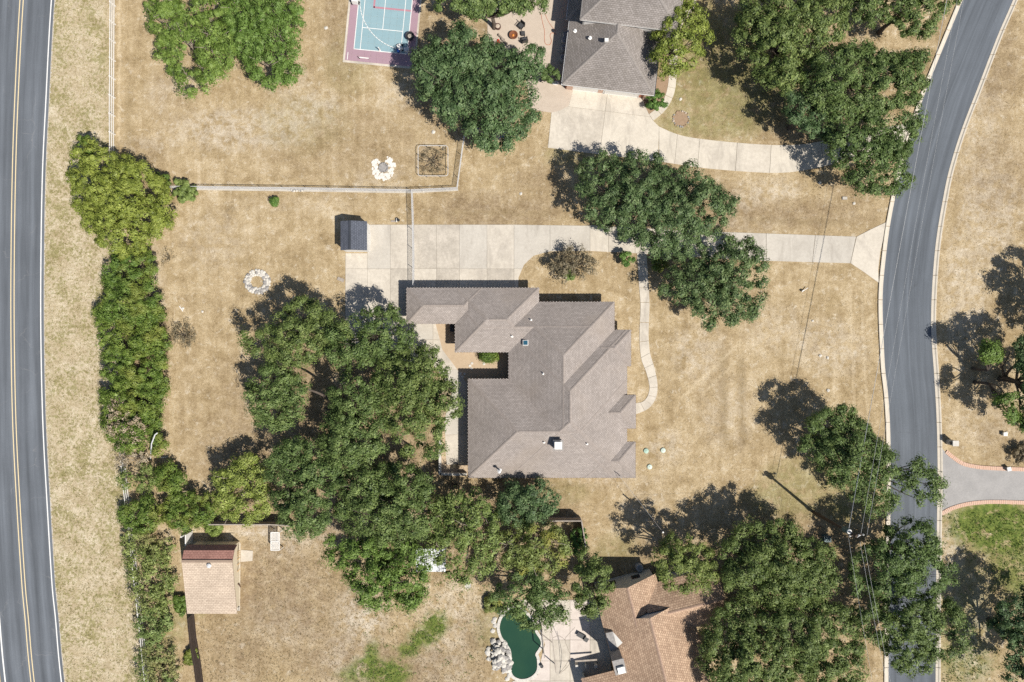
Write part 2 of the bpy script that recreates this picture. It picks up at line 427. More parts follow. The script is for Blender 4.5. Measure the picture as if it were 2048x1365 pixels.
def ground_material():
    t = NT('dry_lawn')
    a = t.n('ShaderNodeAttribute', attribute_name='cover'); sp = t.n('ShaderNodeSeparateColor'); t.l(a.outputs['Color'], sp.inputs[0])
    gr, pale, brown, weed = sp.outputs[0], sp.outputs[1], sp.outputs[2], a.outputs['Alpha']
    big = t.noise(0.11, 4, 0.6, dist=0.6); med = t.noise(0.55, 5, 0.65, dist=0.4); fine = t.noise(3.2, 4, 0.7); vf = t.noise(9.0, 3, 0.7)
    st = t.n('ShaderNodeMapping'); st.inputs['Scale'].default_value = (1.3, 0.07, 1.0); t.l(t.pos(), st.inputs['Vector'])
    mow = t.noise(1.1, 3, 0.6, st.outputs[0])
    f = t.math('ADD', t.math('ADD', t.math('MULTIPLY', big, .24), t.math('MULTIPLY', med, .36)), t.math('ADD', t.math('MULTIPLY', fine, .24), t.math('MULTIPLY', mow, .16)))
    straw = t.ramp(f, [(0.36, col(.212, .155, .084)), (0.45, col(.342, .258, .149)), (0.53, col(.442, .346, .213)), (0.62, col(.562, .470, .335))])
    # scattered pale flecks where the thatch is bleached
    straw = t.mix(t.ramp(t.noise(1.25, 5, .75, dist=.5), [(0.56, 0.0), (0.66, 0.62)]), straw, col(.62, .55, .44))
    straw = t.mix(t.ramp(t.noise(.33, 4, .7, dist=.8), [(0.54, 0.0), (0.70, 0.4)]), straw, col(.30, .22, .11))
    # bare pale earth
    pf = t.math('MULTIPLY', pale, t.ramp(t.noise(0.9, 5, 0.7), [(0.42, 0.0), (0.56, 1.0)]))
    c = t.mix(pf, straw, t.ramp(fine, [(0.3, col(.46, .40, .32)), (0.7, col(.68, .61, .51))]))
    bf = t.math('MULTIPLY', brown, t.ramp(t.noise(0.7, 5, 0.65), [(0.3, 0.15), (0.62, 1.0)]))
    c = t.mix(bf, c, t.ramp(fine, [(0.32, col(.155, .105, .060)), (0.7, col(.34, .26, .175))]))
    gf = t.math('MULTIPLY', gr, t.ramp(t.noise(0.8, 6, 0.75, dist=.7), [(0.34, 0.0), (0.50, 1.0)]))
    c = t.mix(gf, c, t.ramp(t.noise(1.7, 4, 0.7), [(0.34, col(.065, .105, .022)), (0.66, col(.20, .235, .060))]))
    # roadside weeds: scattered olive clumps on pale straw
    wf = t.math('MULTIPLY', weed, t.ramp(t.math('ADD', t.math('MULTIPLY', t.noise(2.6, 4, 0.7, dist=.5), .6), t.math('MULTIPLY', t.noise(.3, 4, .65), .4)), [(0.49, 0.0), (0.56, 0.8)]))
    c = t.mix(t.math('MULTIPLY', weed, .8), c, t.ramp(t.math('ADD', t.math('MULTIPLY', fine, .45), t.math('MULTIPLY', t.noise(.45, 5, .7), .55)), [(0.38, col(.36, .295, .18)), (0.5, col(.50, .425, .30)), (0.62, col(.63, .56, .44))]))
    c = t.mix(wf, c, t.ramp(fine, [(0.3, col(.18, .165, .06)), (0.7, col(.33, .295, .135))]))
    # wheel and mower tracks pressed into the thatch
    def track(a, b, w, s, colr):
        pa, pb = at(*a), at(*b); d = (pb - pa); L = d.length; e = d / L
        sub_ = t.n('ShaderNodeVectorMath', operation='SUBTRACT'); t.l(t.pos(), sub_.inputs[0]); sub_.inputs[1].default_value = (pa.x, pa.y, 0)
        def dot(v):
            q = t.n('ShaderNodeVectorMath', operation='DOT_PRODUCT'); t.l(sub_.outputs[0], q.inputs[0]); q.inputs[1].default_value = v; return q.outputs['Value']
        across = t.math('ADD', dot((-e.y, e.x, 0)), wob_t)
        m = t.math('SUBTRACT', 1.0, t.math('DIVIDE', t.math('ABSOLUTE', across), w), True)
        u = dot((e.x, e.y, 0)); m = t.math('MULTIPLY', m, t.math('MULTIPLY', t.math('MULTIPLY', u, .6, True), t.math('MULTIPLY', t.math('SUBTRACT', L, u), .6, True)))
        return t.mix(t.math('MULTIPLY', m, t.math('MULTIPLY', broken, s)), c, colr)
    broken = t.ramp(fine, [(.3, .4), (.7, 1.0)])
    wob_t = t.math('MULTIPLY', t.math('SUBTRACT', med, .5), .9)
    pale_t, dark_t = col(.60, .50, .35), col(.22, .165, .085)
    for a, b, w, s_, cc in (((1352, 808), (1490, 676), .30, .8, pale_t), ((1395, 800), (1512, 682), .26, .6, pale_t), ((1700, 560), (1712, 920), .3, .55, pale_t), ((1722, 580), (1738, 900), .3, .55, pale_t), ((1446, 690), (1450, 900), .8, .5, dark_t), ((1482, 700), (1486, 905), .6, .45, dark_t),
                            ((239, -20), (238, 300), .28, .75, pale_t), ((258, 150), (256, 330), .9, .4, dark_t), ((860, 425), (1120, 428), .5, .4, dark_t), ((1480, 440), (1720, 446), .5, .45, dark_t), ((1925, 540), (1915, 880), .35, .45, pale_t), ((1945, 420), (1935, 640), .35, .4, pale_t)):
        c = track(a, b, w, s_, cc)
    c = t.mix(1.0, c, t.ramp(vf, [(0.28, .74), (0.72, 1.26)]), 'MULTIPLY')
    c = t.mix(1.0, c, t.ramp(t.noise(.75, 7, .72, dist=.5), [(0.34, col(.84, .81, .76)), (0.5, col(.96, .95, .92)), (0.64, col(1.05, 1.05, 1.05))]), 'MULTIPLY')
    h = t.math('ADD', t.math('MULTIPLY', fine, .6), vf)
    return t.finish(c, 0.97, t.bump(h, 0.75, 0.10), spec=.1)
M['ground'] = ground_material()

G = {}
G['oak'] = foliage('live_oak_leaves', col(0.041, 0.068, 0.019), col(0.116, 0.168, 0.046), col(0.273, 0.330, 0.120))
G['oak_dark'] = foliage('dark_oak_leaves', col(0.035, 0.062, 0.024), col(0.097, 0.153, 0.056), col(0.243, 0.306, 0.140))
G['oak_bright'] = foliage('bright_oak_leaves', col(0.054, 0.092, 0.014), col(0.135, 0.208, 0.039), col(0.264, 0.345, 0.094))
G['olive'] = foliage('yellow_olive_leaves', col(0.074, 0.100, 0.013), col(0.223, 0.259, 0.045), col(0.372, 0.397, 0.090))
G['hedge'] = foliage('hedge_leaves', col(0.044, 0.082, 0.012), col(0.125, 0.191, 0.033), col(0.246, 0.312, 0.072), tint=col(0.240, 0.254, 0.053))
G['wispy'] = foliage('fine_olive_leaves', col(0.070, 0.097, 0.026), col(0.170, 0.221, 0.057), col(0.336, 0.385, 0.131))
G['yellow'] = foliage('yellowing_leaves', col(0.085, 0.099, 0.024), col(0.214, 0.243, 0.059), col(0.353, 0.394, 0.155), tint=col(0.321, 0.302, 0.059))
G['lime'] = foliage('lime_leaves', col(0.094, 0.131, 0.022), col(0.237, 0.294, 0.062), col(0.413, 0.450, 0.163))
G['dead'] = foliage('dead_brown_leaves', col(0.200, 0.140, 0.090), col(0.420, 0.320, 0.220), col(0.580, 0.470, 0.360))
G['brush'] = foliage('dry_brush', col(0.100, 0.075, 0.050), col(0.200, 0.160, 0.100), col(0.300, 0.250, 0.170))
G['shrub'] = foliage('dark_shrub_leaves', col(0.034, 0.078, 0.016), col(0.094, 0.178, 0.034), col(0.205, 0.310, 0.078))
G['straw'] = foliage('straw_blades', col(0.200, 0.145, 0.075), col(0.380, 0.285, 0.155), col(0.560, 0.460, 0.300), trans=.1, rough=.8)
G['weed'] = foliage('weed_blades', col(0.130, 0.125, 0.035), col(0.270, 0.240, 0.095), col(0.460, 0.400, 0.200), trans=.1, rough=.8)
G['grass'] = foliage('green_blades', col(0.078, 0.139, 0.031), col(0.186, 0.279, 0.062), col(0.388, 0.449, 0.155), trans=.1, rough=.8)
# ================================================================ THE SETTING
def interp(tab, y):
    if y <= tab[0][0]: (y0, x0), (y1, x1) = tab[0], tab[1]
    elif y >= tab[-1][0]: (y0, x0), (y1, x1) = tab[-2], tab[-1]
    else:
        for (y0, x0), (y1, x1) in zip(tab, tab[1:]):
            if y0 <= y <= y1: break
    return x0 + (x1 - x0) * (y - y0) / (y1 - y0)
def smooth_tab(tab): return [(p[0], p[1]) for p in catmull([(float(a), float(b)) for a, b in tab], 8)]

HW_EDGE = smooth_tab([(-700, 190), (-300, 128), (0, 103), (200, 92), (350, 85), (520, 82), (680, 82), (850, 86), (1010, 94.5), (1166, 104), (1236, 111), (1365, 123), (1650, 160), (2100, 235)])
HW_MID = smooth_tab([(-700, 128), (-300, 66), (0, 43.5), (200, 33), (350, 28), (520, 25.5), (680, 25.5), (850, 29), (1010, 37), (1166, 47), (1236, 53.5), (1365, 65.5), (1650, 102), (2100, 177)])
ST_R = smooth_tab([(-400, 2190), (-150, 2087), (0, 2026), (72, 1995), (171, 1957), (262, 1922), (340, 1898), (402, 1885), (474, 1873), (544, 1866), (624, 1862), (680, 1863), (750, 1868), (841, 1873), (937, 1875), (1018, 1874), (1170, 1872), (1331, 1871), (1600, 1870), (2100, 1868)])
ST_L = smooth_tab([(-400, 2096), (-150, 1990), (0, 1926), (21, 1917), (171, 1856), (225, 1837), (289, 1817), (340, 1803), (397, 1790), (450, 1780), (501, 1773), (571, 1766), (624, 1765), (678, 1767), (737, 1770), (790, 1776), (857, 1780), (937, 1781), (1100, 1780), (1299, 1777), (1600, 1776), (2100, 1774)])

def strip(name, fl, fr, y0, y1, z, mat, parent=None, step=14, skirt=0.0):
    """a sheet between two edges given as functions photo-row -> photo-column"""
    b = MB(); ys = [y0 + (y1 - y0) * i / max(2, int((y1 - y0) / step)) for i in range(max(2, int((y1 - y0) / step)) + 1)]
    prev = None; v = 0.0
    for y in ys:
        l, r = at(fl(y), y), at(fr(y), y); l.z = r.z = z; w = (r - l).length
        if prev:
            v2 = v + ((l + r) / 2 - (prev[0] + prev[1]) / 2).length
            b.face([prev[0], l, r, prev[1]], [(0, v), (0, v2), (w, v2), (prev[2], v)])
            if skirt:
                for a, c in ((prev[0], l), (r, prev[1])):
                    b.face([a, (a.x, a.y, z - skirt), (c.x, c.y, z - skirt), c])
            v = v2
        prev = (l, r, w)
    return b.build(name, mat, parent)

# ---------- ground
def ground():
    xs = [-3000, -900, -250] + [-78 + 0.8 * i for i in range(196)] + [250, 900, 3000]
    ys = [-3000, -900, -250] + [-56 + 0.8 * i for i in range(141)] + [250, 900, 3000]
    X, Y = np.meshgrid(np.array(xs), np.array(ys)); nx, ny = len(xs), len(ys)
    PX, PY = X / S + 1024, 682.5 - Y / S
    R, Gp, B, A = (np.zeros_like(X) for _ in range(4))
    rs = np.random.RandomState(3)
    wob = np.zeros_like(X)
    for k in range(14):
        a = rs.uniform(0, 6.28); w = rs.uniform(.15, .9); wob += np.sin((X * np.cos(a) + Y * np.sin(a)) * w + rs.uniform(0, 6)) / (1 + 2 * w)
    wob /= 3.0
    def blob(ch, x, y, rx, ry, s, soft=1.0):
        d = ((PX - x) / rx) ** 2 + ((PY - y) / ry) ** 2
        np.maximum(ch, s * np.clip(1.35 - d * soft + wob * .45, 0, 1), out=ch)
    # roadside weeds
    hw = np.interp(PY, [p[0] for p in HW_EDGE], [p[1] for p in HW_EDGE])
    fence_x = np.interp(PY, [0, 300, 500, 900, 1365], [222, 220, 225, 245, 290])
    A[:] = np.clip((fence_x + 8 - PX) / 20, 0, 1) * np.clip((PX - hw) / 12 + .5, 0, 1)
    A[:] = np.maximum(A, .6 * np.clip((300 - PX) / 40, 0, 1) * np.clip((PY - 980) / 60, 0, 1))
    edge = np.exp(-((PX - hw - 8) / 7.0) ** 2); R[:] = np.maximum(R, .45 * edge)
    for a in [(1460, 150, 150, 130, .42), (1430, 250, 130, 45, .40), (1385, 60, 60, 90, .35), (1990, 1050, 95, 62, 1.4), (1935, 1190, 60, 110, .42), (1930, 1320, 70, 60, .5), (2050, 1130, 90, 90, .8),
              (870, 1250, 26, 24, 1.2), (846, 1274, 32, 22, 1.2), (816, 1299, 24, 16, 1.1), (772, 1346, 46, 24, 1.2), (735, 1338, 34, 24, 1.1), (745, 1302, 14, 20, .9), (700, 1352, 30, 20, .8), (1640, 960, 110, 50, .34), (1580, 1000, 90, 40, .35), (1700, 1010, 60, 40, .5),
              (1250, 310, 70, 14, .4), (1150, 310, 60, 22, .3), (1230, 1100, 50, 40, .3), (400, 1180, 16, 60, .5), (340, 1250, 40, 60, .35), (1130, 985, 60, 24, .2), (600, 250, 90, 60, .12), (700, 130, 60, 60, .14), (975, 1250, 30, 60, .25), (1020, 600, 20, 20, .1)]: blob(R, *a)
    for a in [(480, 260, 150, 45, .62), (620, 215, 60, 40, .55), (575, 160, 50, 50, .4), (350, 170, 60, 30, .35), (795, 190, 40, 30, .5), (300, 285, 60, 20, .35), (760, 360, 70, 20, .35), (1500, 450, 80, 20, .3), (1650, 700, 80, 60, .4), (1400, 700, 60, 60, .45),
              (520, 1060, 70, 24, 1.0), (455, 1110, 30, 30, .8), (575, 1090, 40, 30, .8), (650, 1070, 40, 40, .6), (560, 1250, 70, 60, .4), (720, 1230, 60, 60, .75), (700, 1320, 60, 60, .6), (930, 1220, 60, 70, .5), (1330, 900, 40, 40, .4), (1250, 960, 110, 20, .3), (1460, 820, 60, 90, .3),
              (1530, 380, 80, 26, .55), (1490, 400, 60, 30, .5), (1950, 250, 60, 120, .35), (1990, 420, 60, 120, .5), (1930, 600, 40, 140, .5), (1960, 850, 60, 40, .3), (1905, 1130, 26, 110, .75), (1955, 1240, 30, 90, .6), (1945, 1330, 40, 40, .7), (300, 560, 30, 80, .5), (420, 480, 60, 60, .25), (600, 410, 160, 20, .2), (880, 1290, 60, 90, .5), (760, 60, 40, 60, .25), (1300, 1010, 60, 40, .3), (1540, 660, 60, 60, .3)]: blob(Gp, *a)
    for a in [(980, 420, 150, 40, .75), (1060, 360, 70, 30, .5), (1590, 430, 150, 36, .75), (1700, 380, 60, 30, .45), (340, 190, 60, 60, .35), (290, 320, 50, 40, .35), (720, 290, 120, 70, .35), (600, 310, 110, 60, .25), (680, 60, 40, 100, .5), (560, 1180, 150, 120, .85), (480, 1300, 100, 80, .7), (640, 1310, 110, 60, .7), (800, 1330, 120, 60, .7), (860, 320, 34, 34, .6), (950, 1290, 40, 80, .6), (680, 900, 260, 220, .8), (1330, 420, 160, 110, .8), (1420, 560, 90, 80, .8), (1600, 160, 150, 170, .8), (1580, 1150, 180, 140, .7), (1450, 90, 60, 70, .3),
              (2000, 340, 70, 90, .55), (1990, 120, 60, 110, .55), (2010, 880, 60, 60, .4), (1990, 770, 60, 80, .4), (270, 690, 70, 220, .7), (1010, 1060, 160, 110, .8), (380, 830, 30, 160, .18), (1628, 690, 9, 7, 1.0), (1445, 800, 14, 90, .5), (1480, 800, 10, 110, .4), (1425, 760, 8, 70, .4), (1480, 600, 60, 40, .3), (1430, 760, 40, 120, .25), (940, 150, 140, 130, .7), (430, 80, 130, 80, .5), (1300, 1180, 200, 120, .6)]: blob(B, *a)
    me = bpy.data.meshes.new('ground')
    V = np.stack([X, Y, np.zeros_like(X)], -1).reshape(-1, 3)
    I = np.arange(nx * ny).reshape(ny, nx)
    F = np.stack([I[:-1, :-1], I[:-1, 1:], I[1:, 1:], I[1:, :-1]], -1).reshape(-1, 4)
    mesh_np(me, V, F)
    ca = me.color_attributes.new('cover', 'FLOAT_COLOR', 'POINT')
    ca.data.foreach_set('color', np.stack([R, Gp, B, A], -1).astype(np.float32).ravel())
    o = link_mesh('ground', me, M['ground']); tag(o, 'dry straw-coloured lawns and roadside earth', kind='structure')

def mesh_np(me, V, F):
    nf, k = F.shape
    me.vertices.add(len(V)); me.vertices.foreach_set('co', np.ascontiguousarray(V, dtype=np.float32).ravel())
    me.loops.add(nf * k); me.loops.foreach_set('vertex_index', np.ascontiguousarray(F, dtype=np.int32).ravel())
    me.polygons.add(nf); me.polygons.foreach_set('loop_start', np.arange(0, nf * k, k, dtype=np.int32))
    try: me.polygons.foreach_set('loop_total', np.full(nf, k, dtype=np.int32))
    except Exception: pass
    me.update(calc_edges=True)
ground()

# ---------- highway with its painted lines
hwy = strip('highway', lambda y: 2 * interp(HW_MID, y) - interp(HW_EDGE, y) - 6, lambda y: interp(HW_EDGE, y) + 6, -690, 2090, 0.012, M['highway'])
tag(hwy, 'grey two-lane highway along the left edge', kind='structure')
for off, w, m, nm in ((-3.3, 1.9, 'road_yellow', 'centre_line'), (3.3, 1.9, 'road_yellow', 'centre_line')):
    strip(nm, lambda y: interp(HW_MID, y) + off - w / 2, lambda y: interp(HW_MID, y) + off + w / 2, -690, 2090, 0.018, M[m], hwy)
strip('edge_line', lambda y: interp(HW_EDGE, y) - 1.1, lambda y: interp(HW_EDGE, y) + 1.1, -690, 2090, 0.018, M['road_white'], hwy)
strip('edge_line', lambda y: 2 * interp(HW_MID, y) - interp(HW_EDGE, y) + 1.5, lambda y: 2 * interp(HW_MID, y) - interp(HW_EDGE, y) + 4.3, -690, 2090, 0.018, M['road_white'], hwy)
# broken gravel shoulder along the asphalt
def shoulder():
    b = MB(); rs = random.Random(5)
    y = -300
    while y < 1700:
        x = interp(HW_EDGE, y) + 6
        w = rs.uniform(.4, 3.2); p = [at(x - .6, y), at(x + w, y + rs.uniform(-1, 1)), at(x + w * rs.uniform(.4, 1), y + 3.2), at(x - .6, y + 3.4)]
        b.face([(q.x, q.y, .008) for q in reversed(p)]); y += 3.5
    o = b.build('asphalt_shoulder', M['concrete_grey']); tag(o, 'crumbling grey asphalt shoulder', kind='structure')
shoulder()

# ---------- residential street, concrete kerbs cast in lengths
stq = strip('street', lambda y: interp(ST_L, y), lambda y: interp(ST_R, y), -390, 2090, 0.012, M['street'])
tag(stq, 'dark asphalt residential street curving down the right side', kind='structure')
def kerb(name, tab, side):
    root = thing(name, at(interp(tab, 700), 700), 'pale concrete kerb on the %s side of the street' % ('house' if side < 0 else 'far'), kind='structure')
    y = -380
    while y < 1500:
        y2 = y + 49.0; b = MB()
        n = 4
        for i in range(n):
            ya, yb = y + 0.6 + (48.0) * i / n, y + 0.6 + 48.0 * (i + 1) / n
            xa, xb = interp(tab, ya), interp(tab, yb)
            prof = [(0, .012), (0, .03), (4.5, .05), (6.5, .13), (9, .14), (9, 0)]
            for (d0, z0), (d1, z1) in zip(prof, prof[1:]):
                q = [at(xa + side * d0, ya), at(xb + side * d0, yb), at(xb + side * d1, yb), at(xa + side * d1, ya)]
                zz = [z0, z0, z1, z1]
                pts = [(p.x, p.y, z) for p, z in zip(q, zz)]
                b.face(pts if side > 0 else list(reversed(pts)))
        b.build('kerb_length', M['kerb'], root); y = y2
kerb('kerb', ST_R, 1); kerb('kerb', ST_L, -1)

# ---------- concrete slabs
def slab_field(root, polypx, xcuts, ycuts, mats, z=0.05, gap=0.22, seed=1):
    rs = random.Random(seed)
    for x0, x1 in zip(xcuts, xcuts[1:]):
        for y0, y1 in zip(ycuts, ycuts[1:]):
            p = clip_rect(polypx, x0 + gap, x1 - gap, y0 + gap, y1 - gap)
            if len(p) < 3 or abs(area2(p)) < 60: continue
            q = ccw([at2(*c) for c in p])
            MB().prism(q, 0.0, z + rs.uniform(-.004, .004)).build('slab', M[rs.choice(mats)], root)
def bed(root, polypx, z=0.012, mat='joint'):
    b = MB(); q = ccw([at2(*c) for c in polypx]); b.face([(x, y, z) for x, y in q]); return b.build('joint_bed', M[mat], root)
def slab_ribbon(root, left, right, cuts, mats, z=0.05, gap=0.006, seed=1, k=4):
    """left, right: matching edge points (px); cuts: how many slabs per span"""
    rs = random.Random(seed); L, R = catmull(left, k), catmull(right, k); n = len(L)
    def P(e, t):
        i = min(int(t * (n - 1)), n - 2); f = t * (n - 1) - i
        return (e[i][0] * (1 - f) + e[i + 1][0] * f, e[i][1] * (1 - f) + e[i + 1][1] * f)
    for a in range(cuts):
        t0, t1 = (a + gap) / cuts, (a + 1 - gap) / cuts
        ts = [t0 + (t1 - t0) * i / 5 for i in range(6)]
        q = ccw([at2(*P(L, t)) for t in ts] + [at2(*P(R, t)) for t in reversed(ts)])
        MB().prism(q, 0.0, z + rs.uniform(-.004, .004)).build('slab', M[rs.choice(mats)], root)

# main driveway
drv = thing('driveway', at(1000, 500), 'long pale concrete driveway from the street to the grey-roofed house', kind='structure')
apron = [(735, 450), (1030, 450), (1160, 452), (1180, 452), (1180, 502), (1100, 503), (1067, 512), (1048, 530), (1037, 556), (1036, 590), (810, 590), (830, 700), (690, 700), (691, 507), (735, 507)]
slab_field(drv, apron, [691, 735, 781, 827, 873, 919, 974, 1028, 1100, 1180], [449, 538, 620, 700], ['concrete', 'concrete', 'concrete_stain', 'concrete', 'concrete_grey'], seed=4)
bed(drv, apron)
armL = [(1180, 502.5), (1270, 507), (1400, 515), (1532, 522), (1700, 527)]; armR = [(1180, 451), (1270, 456), (1400, 463), (1532, 467.5), (1712, 474)]
slab_ribbon(drv, armL, armR, 8, ['concrete', 'concrete_pale', 'concrete_grey'], seed=9)
fl = [(1701, 527), (1760, 566), (1764.5, 585), (1755, 527), (1762, 500), (1772, 470), (1781, 441), (1773, 445), (1713, 474)]
flare = [(1701, 527), (1728, 545), (1757, 566), (1756, 540), (1760, 505), (1769, 465), (1774, 444), (1742, 459), (1713, 474)]
MB().prism(ccw([at2(*c) for c in flare]), 0, .052).build('slab', M['concrete_pale'], drv)
bed(drv, [(1180, 451), (1270, 456), (1400, 463), (1532, 467.5), (1712, 474), (1701, 527), (1532, 522), (1400, 515), (1270, 507), (1180, 502.5)])

# front walk
wk = thing('front_walk', at(1290, 650), 'narrow curving concrete walk beside the front of the main house', kind='structure')
slab_ribbon(wk, [(1274, 507), (1276, 540), (1278, 571), (1281, 612), (1279, 670), (1282, 716), (1292, 744), (1299, 773), (1295, 793), (1285, 804), (1271, 807)],
            [(1293, 508), (1295, 540), (1297, 571), (1299, 612), (1297, 670), (1300, 706), (1309, 737), (1315, 770), (1311, 798), (1296, 818), (1271, 829)], 14, ['concrete', 'concrete', 'concrete_pale'], gap=.012, seed=3)

# neighbour's driveway
nd = thing('driveway', at(1300, 260), 'broad pale concrete driveway sweeping from the upper house to the street', kind='structure')
park = [(1103, 226), (1120, 222), (1138, 212), (1150, 165), (1160, 165), (1300, 185), (1285, 197), (1290, 213), (1297, 228), (1305, 241), (1318, 254), (1316, 323), (1204, 310), (1096, 296)]
def rot_field(root, poly, ang, xc, yc, mats, seed):
    c, s_ = math.cos(ang), math.sin(ang); rs = random.Random(seed)
    loc = [((x - 1200) * c + (y - 240) * s_, -(x - 1200) * s_ + (y - 240) * c) for x, y in poly]
    for x0, x1 in zip(xc, xc[1:]):
        for y0, y1 in zip(yc, yc[1:]):
            p = clip_rect(loc, x0 + .3, x1 - .3, y0 + .3, y1 - .3)
            if len(p) < 3 or abs(area2(p)) < 60: continue
            q = ccw([at2(1200 + x * c - y * s_, 240 + x * s_ + y * c) for x, y in p])
            MB().prism(q, 0, .05 + rs.uniform(-.004, .004)).build('slab', M[rs.choice(mats)], root)
rot_field(nd, park, 0.125, [-120, 8, 140], [-90, -18, 110], ['concrete_pale', 'concrete'], 2)
bed(nd, park)
nl = [(1318, 323.5), (1354, 329), (1410, 337), (1500, 344.5), (1567, 346), (1626, 338), (1690, 324), (1760, 318), (1806, 318)]
nr = [(1318, 254), (1360, 271), (1414, 280), (1504, 288.5), (1569, 291), (1622, 287), (1684, 273), (1762, 257), (1826, 246)]
slab_ribbon(nd, nl, nr, 9, ['concrete_pale', 'concrete', 'concrete_pale'], seed=6)
nb = catmull(nl, 3); bed(nd, nb + list(reversed(catmull(nr, 3))))
# curved walk past the shrub
nw = thing('garden_walk', at(1330, 200), 'narrow pale walk curving along the upper house flower bed', kind='structure')
slab_ribbon(nw, [(1306, 242), (1327, 225), (1341, 205), (1350, 180), (1353, 150), (1360, 60), (1390, 14), (1392, -30)], [(1298, 229), (1316, 215), (1328, 198), (1335, 176), (1338, 150), (1345, 55), (1376, 10), (1377, -30)], 9, ['concrete_pale', 'concrete'], gap=.02, seed=8)
b = MB(); b.face([(x, y, .02) for x, y in ccw([at2(*c) for c in [(1290, 213), (1286, 197), (1300, 185), (1318, 150), (1340, 140), (1336, 176), (1328, 198), (1316, 215), (1298, 229)]])])
tag(b.build('flower_bed', M['mulch']), 'brown mulch bed beside the upper house', kind='structure')

# grey asphalt drive at the right with brick edging
ad = thing('asphalt_drive', at(1960, 960), 'worn grey asphalt drive edged with salmon bricks on the right', kind='structure')
top = [(1884, 897), (1893, 908), (1905, 918), (1925, 931), (1950, 937), (1980, 940), (2060, 943), (2200, 946)]
bot = [(1884, 1024), (1898, 1016), (1922, 1008), (1950, 1003), (1990, 1001), (2060, 1003), (2200, 1008)]
MB().prism(ccw([at2(*c) for c in top + list(reversed(bot))]), 0, .035).build('asphalt_sheet', M['drive_asphalt'], ad)
def edging(root, path, seed):
    rs = random.Random(seed); pts = catmull(path, 10); acc = 0; last = at(*pts[0]); n = 0
    for p, q in zip(pts, pts[1:]):
        a, b_ = at(*p), at(*q); d = b_ - a; L = d.length
        while acc < L:
            c = a + d * (acc / L); ang = math.atan2(d.y, d.x)
            mb = MB(); mb.box((c.x, c.y, .05 + rs.uniform(-.008, .008)), (.2, .46, .11), ang + rs.uniform(-.04, .04))
            mb.build('brick', M['brick_pale'], root); acc += .225; n += 1
            if n > 140: return
        acc -= L
edging(ad, [(x, y - 3.5) for x, y in top[1:7]], 1); edging(ad, [(x, y + 3) for x, y in bot[:6]], 2)

# paver patio of the upper neighbour
pt = thing('paver_patio', at(1060, 80), 'tan paved patio beside the upper house', kind='structure')
MB().prism(ccw([at2(*c) for c in [(975, -60), (1150, -60), (1143, 60), (1138, 168), (1152, 168), (1138, 212), (1120, 222), (1103, 226), (1062, 220), (1050, 150), (1000, 110), (975, 70)]]), 0, .04).build('paved_surface', M['pavers'], pt)

# courtyard west of the main house
cy = thing('courtyard', at(940, 720), 'tan gravel courtyard with a grey concrete walk west of the house', kind='structure')
MB().prism(ccw([at2(*c) for c in [(868, 630), (1030, 630), (1030, 770), (935, 770), (935, 950), (880, 950), (880, 700)]]), 0, .02).build('gravel_surface', M['gravel'], cy)
slab_field(cy, [(800, 628), (866, 628), (885, 700), (915, 740), (935, 770), (935, 930), (893, 930), (889, 840), (905, 780), (870, 735), (800, 720)], [800, 866, 940], [628, 680, 740, 800, 870, 930], ['concrete', 'concrete_grey'], z=.04, seed=5)
for x, y in ((944, 727), (940, 732), (968, 728), (943, 738), (921, 747), (929, 748), (925, 754)):
    p = at(x, y); mb = MB(); mb.lathe((p.x, p.y, .02), [(.17, 0), (.17, .035), (.14, .05)], 9); mb.build('stepping_stone', M['limestone'], cy)
